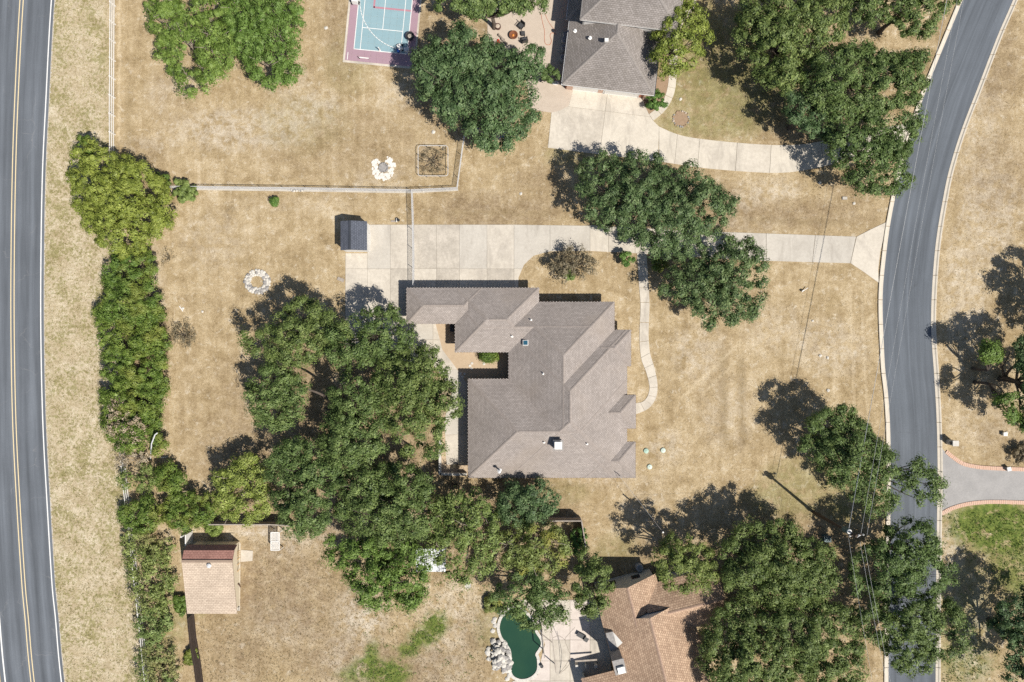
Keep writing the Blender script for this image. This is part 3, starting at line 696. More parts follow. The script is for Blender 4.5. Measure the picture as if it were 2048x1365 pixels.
# ================================================================ BUILDINGS
class Roof:
    """intersecting hip and gable roofs in a local frame; the upper envelope is cut exactly, face by face"""
    def __init__(s, origin, ang): s.o = origin; s.a = ang; s.sec = []; s.c, s.s = math.cos(ang), math.sin(ang)
    def w(s, x, y, z): return (s.o[0] + x * s.c - y * s.s, s.o[1] + x * s.s + y * s.c, z)
    def loc(s, v): dx, dy = v[0] - s.o[0], v[1] - s.o[1]; return (dx * s.c + dy * s.s, -dx * s.s + dy * s.c)
    def add(s, x0, x1, y0, y1, z0, pitch, sides='WESN', mat=None):
        P = {'W': (pitch, 0, z0 - pitch * x0), 'E': (-pitch, 0, z0 + pitch * x1), 'S': (0, pitch, z0 - pitch * y0), 'N': (0, -pitch, z0 + pitch * y1)}
        s.sec.append(dict(r=(x0, x1, y0, y1), p={k: P[k] for k in sides}, z0=z0, pitch=pitch, mat=mat))
        return s
    def h(s, sec, x, y):
        x0, x1, y0, y1 = sec['r']
        if not (x0 - 1e-6 <= x <= x1 + 1e-6 and y0 - 1e-6 <= y <= y1 + 1e-6): return -1e9
        return min(a * x + b * y + c for a, b, c in sec['p'].values())
    def faces(s):
        out = []
        for i, A in enumerate(s.sec):
            x0, x1, y0, y1 = A['r']; rect = [(x0, y0), (x1, y0), (x1, y1), (x0, y1)]
            for k, pl in A['p'].items():
                poly = rect
                for k2, q in A['p'].items():
                    if k2 != k and poly: poly = clip_half(poly, q[0] - pl[0], q[1] - pl[1], q[2] - pl[2])
                pieces = [poly] if poly else []
                for j, Bq in enumerate(s.sec):
                    if j == i or not pieces: continue
                    u0, u1, v0, v1 = Bq['r']
                    H = [(1, 0, -u0), (-1, 0, u1), (0, 1, -v0), (0, -1, v1)]
                    for q in Bq['p'].values():
                        d = (q[0] - pl[0], q[1] - pl[1], q[2] - pl[2])
                        if abs(d[0]) < 1e-7 and abs(d[1]) < 1e-7:
                            if abs(d[2]) < 1e-6: H.append((0, 0, 1.0 if j < i else -1.0))
                            else: H.append((0, 0, d[2]))
                        else: H.append(d)
                    new = []
                    for p in pieces:
                        cur = p
                        for a, b, c in H:
                            if not cur: break
                            if a == 0 and b == 0:
                                if c < 0: new.append(cur); cur = []
                                continue
                            o = clip_half(cur, -a, -b, -c)
                            if o: new.append(o)
                            cur = clip_half(cur, a, b, c)
                    pieces = new
                for p in pieces: out.append((A, k, pl, ccw(p)))
        return out
    def build(s, root, mat, capmat, seed=0):
        by = {}
        for A, k, pl, poly in s.faces():
            g = math.sqrt(1 + pl[0] ** 2 + pl[1] ** 2)
            uv = [((x if k in 'NS' else y), ((pl[0] * x + pl[1] * y + pl[2]) - A['z0']) / max(A['pitch'], .01) * g) for x, y in poly]
            by.setdefault(A['mat'] or mat, MB()).face([s.w(x, y, pl[0] * x + pl[1] * y + pl[2]) for x, y in poly], uv)
        ro = None
        for m, mb in by.items():
            o = mb.build('roof', M[m], root); ro = ro or o
        s.caps(ro, capmat, seed); return ro
    def caps(s, parent, capmat, seed):
        rs = random.Random(seed); mb = MB(); L = .38
        for i, A in enumerate(s.sec):
            x0, x1, y0, y1 = A['r']; ks = list(A['p'])
            for a in range(len(ks)):
                for b in range(a + 1, len(ks)):
                    p, q = A['p'][ks[a]], A['p'][ks[b]]
                    poly = [(x0, y0), (x1, y0), (x1, y1), (x0, y1)]
                    d = (p[0] - q[0], p[1] - q[1], p[2] - q[2])
                    # the line p == q inside the rectangle, where both are lowest
                    n2 = d[0] ** 2 + d[1] ** 2
                    if n2 < 1e-9: continue
                    t = (-d[1] / math.sqrt(n2), d[0] / math.sqrt(n2)); o = (-d[0] * d[2] / n2, -d[1] * d[2] / n2)
                    N = 400; R = 60; run = None
                    def ok(u):
                        x, y = o[0] + t[0] * u, o[1] + t[1] * u
                        z = p[0] * x + p[1] * y + p[2]
                        if abs(s.h(A, x, y) - z) > 1e-4: return None
                        for j, Bq in enumerate(s.sec):
                            if j != i and s.h(Bq, x, y) > z + 1e-3: return None
                        return (x, y, z)
                    u = -R
                    while u < R:
                        P0, P1 = ok(u), ok(u + L * .98)
                        if P0 and P1:
                            side = (-t[1], t[0]); lift = .02 + rs.uniform(0, .012)
                            def H(pt, w):
                                x, y = pt[0] + side[0] * w, pt[1] + side[1] * w
                                return s.w(x, y, min(p[0] * x + p[1] * y + p[2], q[0] * x + q[1] * y + q[2]) + lift)
                            W = .15
                            a0, a1, b0, b1, c0, c1 = H(P0, -W), H(P1, -W), H(P0, 0), H(P1, 0), H(P0, W), H(P1, W)
                            mb.face([a0, b0, b1, a1]); mb.face([b0, c0, c1, b1])
                            u += L
                        else: u += .1
        if mb.f:
            o = mb.build('ridge_cap', M[capmat], parent); o['kind'] = 'stuff'

def walls(root, outline, z1, inset, mat, z0=0.0, name='wall'):
    """one wall object per side of the house, windows added by the caller"""
    p = offset_poly(outline, inset); n = len(p)
    for i in range(n):
        a, b = Vector(p[i]), Vector(p[(i + 1) % n]); d = (b - a)
        if d.length < .05: continue
        e = d.normalized(); nn = Vector((-e.y, e.x)) * .18
        MB().prism([tuple(a), tuple(b), tuple(b + nn), tuple(a + nn)], z0, z1).build(name, M[mat], root)
    return p
def eaves(root, outline, z, fascia='trim_dark', soffit='soffit', h=.2, gutter=None):
    p = ccw(outline)
    b = MB(); b.face([(x, y, z - h) for x, y in reversed(p)]); b.build('soffit', M[soffit], root)
    b = MB(); q = offset_poly(p, -.012)
    for i in range(len(p)):
        j = (i + 1) % len(p); b.face([(*q[i], z - h), (*q[j], z - h), (*q[j], z + .01), (*q[i], z + .01)])
        b.face([(*q[i], z + .01), (*q[j], z + .01), (*p[j], z + .012), (*p[i], z + .012)])
    b.build('fascia', M[fascia], root)
    if gutter:
        b = MB(); o = offset_poly(p, -.13); o2 = offset_poly(p, -.02)
        for i in range(len(p)):
            j = (i + 1) % len(p)
            b.face([(*o[i], z - .12), (*o[j], z - .12), (*o[j], z), (*o[i], z)]); b.face([(*o2[i], z - .12), (*o2[j], z - .12), (*o[j], z - .12), (*o[i], z - .12)])
        b.build('gutter', M[gutter], root)
def opening(root, wallpts, i, t, w, h, sill, kind='window'):
    n = len(wallpts); a, b = Vector(wallpts[i]), Vector(wallpts[(i + 1) % n]); d = b - a
    if d.length < w + .4: return
    e = d.normalized(); nn = Vector((e.y, -e.x)); c = a + d * t; ang = math.atan2(e.y, e.x)
    f = MB(); cz = sill + h / 2
    cc = c + nn * .02
    for dx, dz, sx, sz in ((-w / 2, 0, .08, h), (w / 2, 0, .08, h), (0, -h / 2, w + .08, .08), (0, h / 2, w + .08, .08)):
        q = cc + e * dx; f.box((q.x, q.y, cz + dz), (sx, .1, sz), ang)
    pane = MB(); pane.box((cc.x, cc.y, cz), (w, .05, h), ang)
    if kind == 'window':
        o = f.build('window', M['white_paint'], root); pane.build('pane', M['glass_dark'], o)
    else:
        o = pane.build(kind, M['trim_dark' if kind == 'door' else 'white_paint'], root); f.build('frame', M['white_paint'], o)
        hd = MB(); q = cc + e * (w * .38) + nn * .06; hd.box((q.x, q.y, sill + 1.0), (.05, .08, .12), ang); hd.build('handle', M['galv'], o)
def vent_pipe(root, p, r=.06, h=.35, mat='bulb', name='vent_pipe'):
    b = MB(); b.lathe((p[0], p[1], p[2] - .1), [(r * 2.2, 0), (r * 2.2, .1), (r, .14), (r, h), (r * .7, h)], 9); b.build(name, M[mat], root)

# ---------- main house
ZE, PITCH = 2.4, 0.5
mh = thing('single_storey_house', at(1090, 770), 'large single-storey house with sprawling taupe shingle hip roof in the centre', 'house')
R1 = Roof((0, 0), 0.0)
def E(x0, x1, y0, y1, dz=0.0, sides='WESN'):
    a, b = at(x0, y1, ZE), at(x1, y0, ZE); R1.add(a.x, b.x, a.y, b.y, ZE + dz, PITCH, sides)
E(813, 965, 576, 648); E(910, 1078, 576, 705); E(910, 1229, 604, 705); E(1017, 1229, 604, 956); E(1017, 1254, 660, 956)
E(1140, 1262, 660, 733); E(936, 1254, 758, 956); E(1170, 1271, 790, 857, .22); E(1170, 1271, 884, 956)
roof_main = R1.build(mh, 'roof_main', 'roof_cap', 1)
OUT = [(813, 576), (1078, 576), (1078, 604), (1229, 604), (1229, 660), (1262, 660), (1262, 733), (1254, 733), (1254, 790), (1271, 790), (1271, 857), (1254, 857), (1254, 884), (1271, 884), (1271, 956), (936, 956), (936, 758), (1017, 758), (1017, 705), (910, 705), (910, 648), (813, 648)]
outw = ccw([at2(x, y, ZE) for x, y in OUT])
eaves(mh, outw, ZE, 'trim_dark', 'soffit', .18)
# raised entry porch edge
ep = ccw([at2(x, y, ZE) for x, y in [(1238, 790), (1271, 790), (1271, 857), (1238, 857)]])
eaves(mh, ep, ZE + .22, 'trim_dark', 'soffit', .2)
wp = walls(mh, outw, ZE - .15, .5, 'wall_stone')
def side_of(wpts, mid):   # the wall whose middle is nearest to a photo point
    m = Vector(at2(*mid)); return min(range(len(wpts)), key=lambda i: ((Vector(wpts[i]) + Vector(wpts[(i + 1) % len(wpts)])) / 2 - m).length)
for mid, ts, w, h, sl, kd in (((945, 585), (.3, .7), 4.6, 2.1, .05, 'garage_door'), ((1150, 612), (.3, .7), 1.3, 1.3, .8, 'window'), ((1253, 697), (.5,), 1.6, 1.4, .7, 'window'), ((1250, 760), (.5,), 1.2, 1.4, .7, 'window'),
                              ((1262, 824), (.5,), 1.0, 2.05, .03, 'door'), ((1262, 920), (.5,), 1.8, 1.4, .7, 'window'), ((1100, 950), (.2, .5, .8), 1.5, 1.3, .8, 'window'), ((944, 857), (.25, .6), 1.8, 2.0, .1, 'window'), ((976, 765), (.5,), 1.6, 2.0, .1, 'window'), ((960, 698), (.4,), 1.2, 1.2, .8, 'window')):
    i = side_of(wp, mid)
    for t in ts: opening(mh, wp, i, t, w, h, sl, kd)
def roofz(x, y): return max(R1.h(sx, x, y) for sx in R1.sec)
def on_roof(px, py):
    z = 4.0
    for _ in range(6):
        p = at(px, py, z); z = max(roofz(p.x, p.y), 2.0)
    return at(px, py, z)
# chimney with metal cap
p = on_roof(1115, 888); ch = MB(); ch.box((p.x, p.y, p.z + .25), (.95, .95, 1.5)); ch.box((p.x, p.y, p.z + 1.05), (1.15, 1.15, .1)); co = ch.build('chimney', M['greystone'], roof_main)
cp = MB()
for dx in (-.3, .3):
    for dy in (-.3, .3): cp.box((p.x + dx, p.y + dy, p.z + 1.2), (.06, .06, .25))
cp.box((p.x, p.y, p.z + 1.36), (.82, .82, .07)); cp.build('chimney_cap', M['bulb'], co)
# skylight
p = on_roof(1051, 686); q = R1
sk = MB(); sk.box((p.x, p.y, p.z + .06), (.62, .62, .22)); so = sk.build('skylight', M['white_paint'], roof_main)
sk = MB(); sk.box((p.x, p.y, p.z + .185), (.5, .5, .05)); sk.build('pane', M['skylight'], so)
for x, y in ((1062, 641), (1087, 748), (1024, 673), (1088, 885), (1174, 888)): vent_pipe(roof_main, on_roof(x, y), .07, .45)
p = on_roof(999, 940); b = MB(); b.lathe((p.x, p.y, p.z - .2), [(.28, 0), (.26, .25), (.1, .3), (.1, 1.3), (.19, 1.32), (.19, 1.5), (.05, 1.56)], 10); b.build('flue_pipe', M['galv'], roof_main)
p = on_roof(1237, 949); b = MB(); b.tube([p + Vector((0, 0, -.3)), p + Vector((0, 0, .9)), p + Vector((-.05, .04, 1.0)), p + Vector((-.14, .1, .95))], .04, 6); b.build('service_mast', M['dark_grey'], roof_main)
# the string of white bulbs clipped along the eaves
def bulbs():
    b = MB(); rs = random.Random(2)
    q = offset_poly(outw, -.03); n = len(q)
    for i in range(n):
        a, c = Vector(q[i]), Vector(q[(i + 1) % n]); L = (c - a).length; k = int(L / .36)
        for j in range(k):
            m = a + (c - a) * ((j + .5) / k); b.box((m.x, m.y, ZE + .03 + rs.uniform(-.01, .01)), (.055, .055, .05), rs.random(), .5)
    o = b.build('light_string', M['bulb'], mh); o['kind'] = 'stuff'
bulbs()

# ---------- planter, low garden wall, meter things by the main house
t = thing('planter_box', at(977, 712), 'low brown planter with green plants by the courtyard', 'planter')
MB().box((*at2(977, 712), .2), (2.2, .9, .4)).build('box', M['trim_dark'], t)

# ---------- upper neighbour: two-storey house
uh = thing('two_storey_house', at(1225, 60), 'grey-shingled two-storey house with double garage at the top', 'house')
ANG = -math.atan2(22, 183)
o2 = at(1125, 168, 2.6); R2 = Roof((o2.x, o2.y), ANG)
def U(px, py, z): return R2.loc(at(px, py, z))
gx1 = 184 * S * .968
R2.add(0, gx1, 0, 14.5, 2.6, .52); R2.add(-.4, 12.6, 7.6, 22, 2.6, .52)
ur = R2.build(uh, 'roof_grey', 'roof_grey_cap', 3)
R3 = Roof((o2.x, o2.y), ANG)
a = U(1160, 40, 5.3); bq = U(1330, 60, 5.3)
R3.add(a[0], a[0] + 11.2, a[1], a[1] + 12, 5.3, .5)
R3.build(uh, 'roof_grey', 'roof_grey_cap', 4)
def locpoly(R, pts): return ccw([R.w(x, y, 0)[:2] for x, y in pts])
lo = locpoly(R2, [(0, 0), (gx1, 0), (gx1, 7.6), (12.6, 7.6), (12.6, 22), (-.4, 22), (-.4, 7.6), (0, 7.6)])
eaves(uh, lo, 2.6, 'fence_wood', 'soffit', .16, 'galv')
wl = walls(uh, lo, 2.45, .45, 'brick')
up = locpoly(R2, [(a[0], a[1]), (a[0] + 11.2, a[1]), (a[0] + 11.2, a[1] + 12), (a[0], a[1] + 12)])
eaves(uh, up, 5.3, 'white_paint', 'soffit', .16)
wu = walls(uh, up, 5.15, .4, 'wall_white', 2.6)
for t_ in (.27, .68): opening(uh, wl, 0 if abs(wl[0][1] - wl[1][1]) < 3 else 1, t_, 4.2, 2.1, .05, 'garage_door')
for i in range(4): opening(uh, wu, i, .5, 1.4, 1.1, 3.9)
def on2(px, py, z): return at(px, py, z)
for x, y in ((1150, 62), (1180, 76)): vent_pipe(ur, on2(x, y, 4.1), .1, .3)
p = at(1213, 81, 5.3); b = MB(); b.box((p.x, p.y, p.z), (.42, .36, .3)); b.build('roof_vent', M['white_paint'], ur)

# ---------- lower neighbour: brown shake roof
lh = thing('gabled_house', at(1300, 1290), 'brown shake-roofed house with gables and white chimney by the pool', 'house')
A3 = math.atan2(-48, -190) + math.pi / 2 + math.pi     # the main ridge runs almost north to south
A3 = math.atan2(190, -48) - math.pi / 2
o3 = at(1300, 1237, 5.4); R4 = Roof((o3.x, o3.y), A3)
ZL = 2.5; PM = .55; hw_ = (5.4 - ZL) / PM
R4.add(-hw_, hw_, -16, 0, ZL, PM, 'WE')                                   # main block, gable to the north
hn = (4.55 - ZL) / PM; nxc = -hw_ + hn
R4.add(-hw_, -hw_ + 2 * hn, -1.0, 3.6, ZL, PM, 'WE')                      # smaller north gable, same west eave
R4.add(0, 9.0, -3.6, 2.6, ZL, PM, 'NS')                                   # east wing
R4.add(-9.2, -2.5, -11.5, -6.2, 2.35, .42, 'NSW')                         # low porch wing on the pool side
lr = R4.build(lh, 'roof_brown', 'roof_brown_cap', 5)
def gable(root, R, x0, x1, y, z0, pitch, mat, name='gable_wall', inset=.3):
    b = MB(); xm = (x0 + x1) / 2; hz = z0 + pitch * (x1 - x0) / 2
    pts = [(x0 + inset, 0), (x1 - inset, 0), (x1 - inset, z0 + pitch * inset - .06), (xm, hz - .06), (x0 + inset, z0 + pitch * inset - .06)]
    f = [R.w(x, y, z) for x, z in pts]; g = [R.w(x, y - .2, z) for x, z in pts]
    b.face(list(reversed(f))); b.face(g)
    for i in range(5): b.face([f[i], f[(i + 1) % 5], g[(i + 1) % 5], g[i]])
    return b.build(name, M[mat], root)
gable(lh, R4, -hw_, hw_, -.2, ZL, PM, 'wall_white')
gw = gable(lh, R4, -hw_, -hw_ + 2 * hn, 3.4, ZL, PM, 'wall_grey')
for xx in (-hw_ + 2.3, -hw_ + 5.2):
    b = MB(); c = R4.w(xx, 3.43, 1.5); b.box(c, (.95, .1, .95), A3); w_ = b.build('window', M['trim_dark'], lh)
    b = MB(); c = R4.w(xx, 3.47, 1.5); b.box(c, (.8, .06, .8), A3); b.build('pane', M['glass_dark'], w_)
def flatwall(root, R, x0, y0, x1, y1, z1, mat):
    a_, b_ = R.w(x0, y0, 0), R.w(x1, y1, 0); MB().bar((a_[0], a_[1], z1 / 2), (b_[0], b_[1], z1 / 2), .2, z1).build('wall', M[mat], root)
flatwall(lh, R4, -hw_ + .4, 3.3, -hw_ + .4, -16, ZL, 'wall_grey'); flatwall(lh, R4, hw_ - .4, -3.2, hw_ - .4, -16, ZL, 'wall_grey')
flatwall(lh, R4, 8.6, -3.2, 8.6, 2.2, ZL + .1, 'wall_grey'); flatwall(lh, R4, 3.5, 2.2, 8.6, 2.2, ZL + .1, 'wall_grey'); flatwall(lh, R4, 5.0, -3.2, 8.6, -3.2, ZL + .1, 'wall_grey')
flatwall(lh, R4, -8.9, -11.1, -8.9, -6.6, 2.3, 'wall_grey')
# chimney stack and its cricket on the west slope
cb = R4.loc(at(1236, 1325, 4.6)); b = MB(); c = R4.w(cb[0], cb[1], 3.0); b.box(c, (1.15, 1.5, 5.2), A3)
c2 = R4.w(cb[0], cb[1], 5.65); b.box(c2, (1.3, 1.65, .12), A3); co = b.build('chimney', M['greystone'], lr)
b = MB(); b.box(R4.w(cb[0] + .1, cb[1] - .3, 5.86), (.8, .7, .3), A3); b.build('chimney_cap', M['bulb'], co)
b = MB(); cx, cyy = cb
zz = lambda x: ZL + PM * (x + hw_)
b.face([R4.w(cx - .5, cyy + .8, zz(cx) + .35), R4.w(cx + .35, cyy + .8, zz(cx) + .42), R4.w(cx + .35, cyy + 2.9, zz(cx) + .42), R4.w(cx - .5, cyy + 2.9, zz(cx) + .35)])
b.face([R4.w(cx - .5, cyy + .8, zz(cx - .5) - .02), R4.w(cx - .5, cyy + .8, zz(cx) + .35), R4.w(cx - .5, cyy + 2.9, zz(cx) + .35), R4.w(cx - .5, cyy + 2.9, zz(cx - .5) - .02)])
b.face([R4.w(cx - .5, cyy + 2.9, zz(cx - .5) - .02), R4.w(cx - .5, cyy + 2.9, zz(cx) + .35), R4.w(cx + .35, cyy + 2.9, zz(cx) + .42), R4.w(cx + .35, cyy + 2.9, zz(cx + .35) - .02)])
b.build('cricket', M['greystone'], lr)
b = MB(); b.face([R4.w(cx + .35, cyy + 2.8, zz(cx + .35) + .05), R4.w(cx + .35, cyy + .9, zz(cx + .35) + .05), R4.w(cx + 1.1, cyy + 1.5, zz(cx + 1.1) + .05)]); b.build('flashing', M['bulb'], lr)

# ---------- barn workshop
bn = thing('workshop_barn', at(425, 1160), 'tan and maroon shingled workshop barn at the lower left', 'barn')
b = MB(); XW, XE = (370, 368, 367.5, 369.5, 372), (470, 469, 468.5, 469, 470)
prof = [(1090, 1.9), (1101, 2.75), (1123, 3.3), (1228, 1.95)]
def bp(x, y, z): return at(x, y, z)
def rows(y0, z0, y1, z1, m, xa=(368, 469.5)):
    q = [bp(xa[0], y0, z0), bp(xa[1], y0, z0), bp(xa[1], y1, z1), bp(xa[0], y1, z1)]
    L = ((q[0] - q[3]).length); W = (q[0] - q[1]).length
    uv = [(0, L), (W, L), (W, 0), (0, 0)]
    if q[0].z < q[3].z: uv = [(0, 0), (W, 0), (W, L), (0, L)]
    mb = MB(); mb.face([q[3], q[2], q[1], q[0]], [uv[3], uv[2], uv[1], uv[0]])
    return mb.build('roof_slope', M[m], bn)
# take one world x-range so that all the slopes line up
xw0, xe0 = at(369, 1160, 2.6).x, at(469.5, 1160, 2.6).x
yz = [(at(0, y, z).y, z) for y, z in prof]
def slope(i, j, m):
    (y0, z0), (y1, z1) = yz[i], yz[j]; L = math.hypot(y1 - y0, z1 - z0); W = xe0 - xw0; mb = MB()
    lo = z0 <= z1
    mb.face([(xw0, y1, z1), (xe0, y1, z1), (xe0, y0, z0), (xw0, y0, z0)], [(0, L if lo else 0), (W, L if lo else 0), (W, 0 if lo else L), (0, 0 if lo else L)])
    mb.face([(xw0, y0, z0 - .1), (xe0, y0, z0 - .1), (xe0, y1, z1 - .1), (xw0, y1, z1 - .1)])
    for x in (xw0, xe0): mb.face([(x, y0, z0), (x, y1, z1), (x, y1, z1 - .1), (x, y0, z0 - .1)])
    return mb.build('roof_slope', M[m], bn)
slope(0, 1, 'roof_maroon'); slope(1, 2, 'roof_maroon'); bs = slope(2, 3, 'roof_tan')
MB().bar((xw0, yz[2][0], yz[2][1] + .02), (xe0, yz[2][0], yz[2][1] + .02), .3, .06).build('ridge_cap', M['roof_tan'], bn)
for x, m in ((xw0 + .4, 'wall_cream'), (xe0 - .6, 'wall_cream')):
    yy = [(yz[0][0] - .15, 0)] + [(yz[0][0] - .15, yz[0][1] - .12)] + [(yz[1][0], yz[1][1] - .12), (yz[2][0], yz[2][1] - .12), (yz[3][0] + .3, yz[3][1] + .0), (yz[3][0] + .3, 0)]
    mb = MB(); f = [(x, y, z) for y, z in yy]; g = [(x + .15, y, z) for y, z in yy]; mb.face(f); mb.face(list(reversed(g)))
    for i in range(6): mb.face([f[i], g[i], g[(i + 1) % 6], f[(i + 1) % 6]])
    mb.build('end_wall', M[m], bn)
for y in (yz[0][0] - .2, yz[3][0] + .3): MB().bar((xw0 + .45, y, .9), (xe0 - .5, y, .9), .15, 1.8).build('wall', M['wall_cream'], bn)
p = at(419, 1131, 3.25); b = MB(); b.lathe((p.x, p.y, p.z - .25), [(.24, 0), (.24, .2), (.16, .22), (.2, .3), (.26, .36), (.26, .46), (.08, .55)], 12); b.build('turbine_vent', M['galv'], bs)
# concrete step-out along the east side
ap = thing('barn_apron', at(479, 1190), 'narrow pale concrete apron beside the barn', kind='structure')
MB().prism(ccw([at2(*c) for c in [(466, 1086), (481, 1086), (480, 1222), (466, 1222)]]), 0, .04).build('slab', M['concrete_pale'], ap)
MB().prism(ccw([at2(*c) for c in [(482, 1100), (506, 1102), (505, 1122), (482, 1124)]]), 0, .05).build('slab', M['concrete'], ap)
for k, (y, dy) in enumerate(((1106, -5), (1110, -5), (1115, -6), (1121, -6), (1131, -5), (1145, -7))):
    pa, pb = at(471, y + 3, .1), at(480, y + dy, 1.4)
    tb = MB(); tb.bar(pa, pb, .09, .05)
    o = tb.build('timber_board', M['timber'])
    tag(o, 'new timber board leaning on the barn wall, %s from the top' % ['first', 'second', 'third', 'fourth', 'fifth', 'sixth'][k], 'board', 'boards leaning on the barn')
t = thing('sawhorse', at(475, 1170), 'wooden sawhorse of crossed bars beside the barn', 'sawhorse')
MB().bar(at(470, 1163, .6), at(479, 1171, .6), .09).build('beam', M['trim_dark'], t)
for x, y in ((470, 1163), (479, 1171)):
    for d in (-4, 4): MB().bar(at(x + d * .5, y + d, 0), at(x, y, .6), .06).build('leg', M['trim_dark'], t)
t = thing('lawn_mower', at(474, 1210), 'small dark lawn mower parked beside the barn', 'mower')
MB().box((*at2(474, 1209), .3), (.5, .7, .3), .3, .8).build('deck', M['dark_grey'], t)
MB().tube([at(474, 1214, .35), at(472, 1221, .9), at(477, 1221, .9), at(477, 1214, .35)], .02, 5).build('handle', M['black_metal'], t)
for x, y in ((470, 1205), (478, 1205), (470, 1213), (478, 1213)): MB().lathe((*at2(x, y), 0), [(.07, .02), (.1, .1), (.07, .2)], 8).build('wheel', M['rubber'], t)

# ---------- garden shed
sh = thing('garden_shed', at(711, 474), 'small white shed with charcoal shingle roof at the end of the driveway', 'shed')
zs = 2.3; sa, sb = at(681, 501, zs), at(734, 443, zs); xm = (sa.x + sb.x) / 2 - .35; zr = 2.85
mb = MB()
for x0, z0, x1, z1 in ((sa.x, zs, xm, zr), (xm, zr, sb.x, zs)):
    L = math.hypot(x1 - x0, z1 - z0); u = (0, L) if z0 < z1 else (L, 0)
    mb.face([(x0, sa.y, z0), (x1, sa.y, z1), (x1, sb.y, z1), (x0, sb.y, z0)], [(0, u[0]), (0, u[1]), (sb.y - sa.y, u[1]), (sb.y - sa.y, u[0])])
    mb.face([(x0, sb.y, z0 - .07), (x1, sb.y, z1 - .07), (x1, sa.y, z1 - .07), (x0, sa.y, z0 - .07)])
    for y in (sa.y, sb.y): mb.face([(x0, y, z0), (x1, y, z1), (x1, y, z1 - .07), (x0, y, z0 - .07)])
for x in (sa.x, sb.x): mb.face([(x, sa.y, zs), (x, sb.y, zs), (x, sb.y, zs - .07), (x, sa.y, zs - .07)])
mb.build('roof', M['roof_slate'], sh)
b = MB(); b.prism([(xm - .12, sa.y), (xm + .12, sa.y), (xm + .12, sb.y), (xm - .12, sb.y)], zr - .03, zr + .02); b.build('ridge_cap', M['roof_slate'], sh)
for x in (sa.x + .18, sb.x - .14): MB().bar((x, sa.y + .1, 1.13), (x, sb.y - .1, 1.13), .08, 2.2).build('wall', M['wall_white'], sh)
for y in (sa.y + .14, sb.y - .14):
    pts = [(sa.x + .2, 0), (sb.x - .2, 0), (sb.x - .2, zs - .05), (xm, zr - .1), (sa.x + .2, zs - .05)]
    mb = MB(); f = [(x, y - .04, z) for x, z in pts]; g = [(x, y + .04, z) for x, z in pts]; mb.face(f); mb.face(list(reversed(g)))
    for i in range(5): mb.face([f[i], g[i], g[(i + 1) % 5], f[(i + 1) % 5]])
    mb.build('gable_wall', M['wall_white'], sh)
dr = MB().box((sb.x - .07, (sa.y + sb.y) / 2, 1.0), (.06, 1.5, 1.9)).build('door', M['white_paint'], sh)
MB().box((sb.x - .02, (sa.y + sb.y) / 2 + .5, 1.0), (.05, .05, .16)).build('handle', M['black_metal'], dr)

# ---------- white metal roofed lean-to among the trees
ln = thing('garden_canopy', at(855, 1120), 'white ribbed metal canopy roof half hidden under the trees', 'canopy')
za = 2.2; c0, c1 = at(832, 1144, za), at(892, 1098, za)
k = 14
for i in range(k):
    xa, xb = c0.x + (c1.x - c0.x) * i / k, c0.x + (c1.x - c0.x) * (i + 1) / k
    mb = MB(); mb.prism([(xa, c0.y), (xb - .03, c0.y), (xb - .03, c1.y), (xa, c1.y)], za - .03, za, True); mb.box((xa + .02, (c0.y + c1.y) / 2, za + .03), (.05, c1.y - c0.y, .05)); mb.build('roof_panel', M['roof_white'], ln)
for x in (c0.x + .1, c1.x - .1):
    for y in (c0.y + .1, c1.y - .1): MB().box((x, y, za / 2 - .02), (.1, .1, za - .06)).build('post', M['white_paint'], ln)

# ---------- white lattice arbour
la = thing('lattice_arbour', at(551, 1084), 'small white lattice arbour standing on pale ground', 'arbour')
zl = 1.3; d0, d1 = at(542, 1101, zl), at(559, 1065, zl)
for i in range(-14, 26):
    for sgn in (1, -1):
        y = d0.y + (d1.y - d0.y) * i / 12; w_ = d1.x - d0.x
        p_, q_ = [(d0.x, y), (d1.x, y + w_)], None
        if sgn < 0: p_ = [(d0.x, y + w_), (d1.x, y)]
        (xa, ya), (xb, yb) = p_
        pts = []
        for t_ in range(41):
            x = xa + (xb - xa) * t_ / 40; yy = ya + (yb - ya) * t_ / 40
            if d0.y <= yy <= d1.y: pts.append((x, yy))
        if len(pts) > 3:
            MB().bar((*pts[0], zl + .012 * sgn), (*pts[-1], zl + .012 * sgn), .05, .015).build('lath', M['white_paint'], la)
for a_, b_ in (((d0.x, d0.y), (d1.x, d0.y)), ((d0.x, d1.y), (d1.x, d1.y)), ((d0.x, d0.y), (d0.x, d1.y)), ((d1.x, d0.y), (d1.x, d1.y)), ((d0.x, (d0.y + d1.y) / 2), (d1.x, (d0.y + d1.y) / 2))):
    MB().bar((*a_, zl + .03), (*b_, zl + .03), .08, .09).build('frame_rail', M['white_paint'], la)
for x in (d0.x, d1.x):
    for y in (d0.y, d1.y): MB().box((x, y, zl / 2), (.09, .09, zl - .02)).build('post', M['white_paint'], la)
# ================================================================ TREES AND SHRUBS
NLEAF = [0]
def unit(rs, n):
    v = rs.normal(size=(n, 3)); return v / (np.linalg.norm(v, axis=1, keepdims=True) + 1e-9)
def leaf_quads(P, Nn, rs, size, aspect=.62, jitter=.45, twist=None):
    """one small folded-diamond leaf spray for each point P with normal Nn"""
    n = len(P); t = unit(rs, n)
    if twist is not None: t = t * .6 + twist
    t -= Nn * np.sum(t * Nn, 1, keepdims=True); t /= (np.linalg.norm(t, axis=1, keepdims=True) + 1e-9)
    b = np.cross(Nn, t); L = (size * rs.uniform(1 - jitter, 1 + jitter, n))[:, None]; W = L * aspect * rs.uniform(.7, 1.2, n)[:, None]
    fold = Nn * (W * .25)
    V = np.stack([P - t * L * .5, P + b * W * .5 + fold + t * L * .06, P + t * L * .5, P - b * W * .5 + fold + t * L * .06], 1)
    return V.reshape(-1, 3)
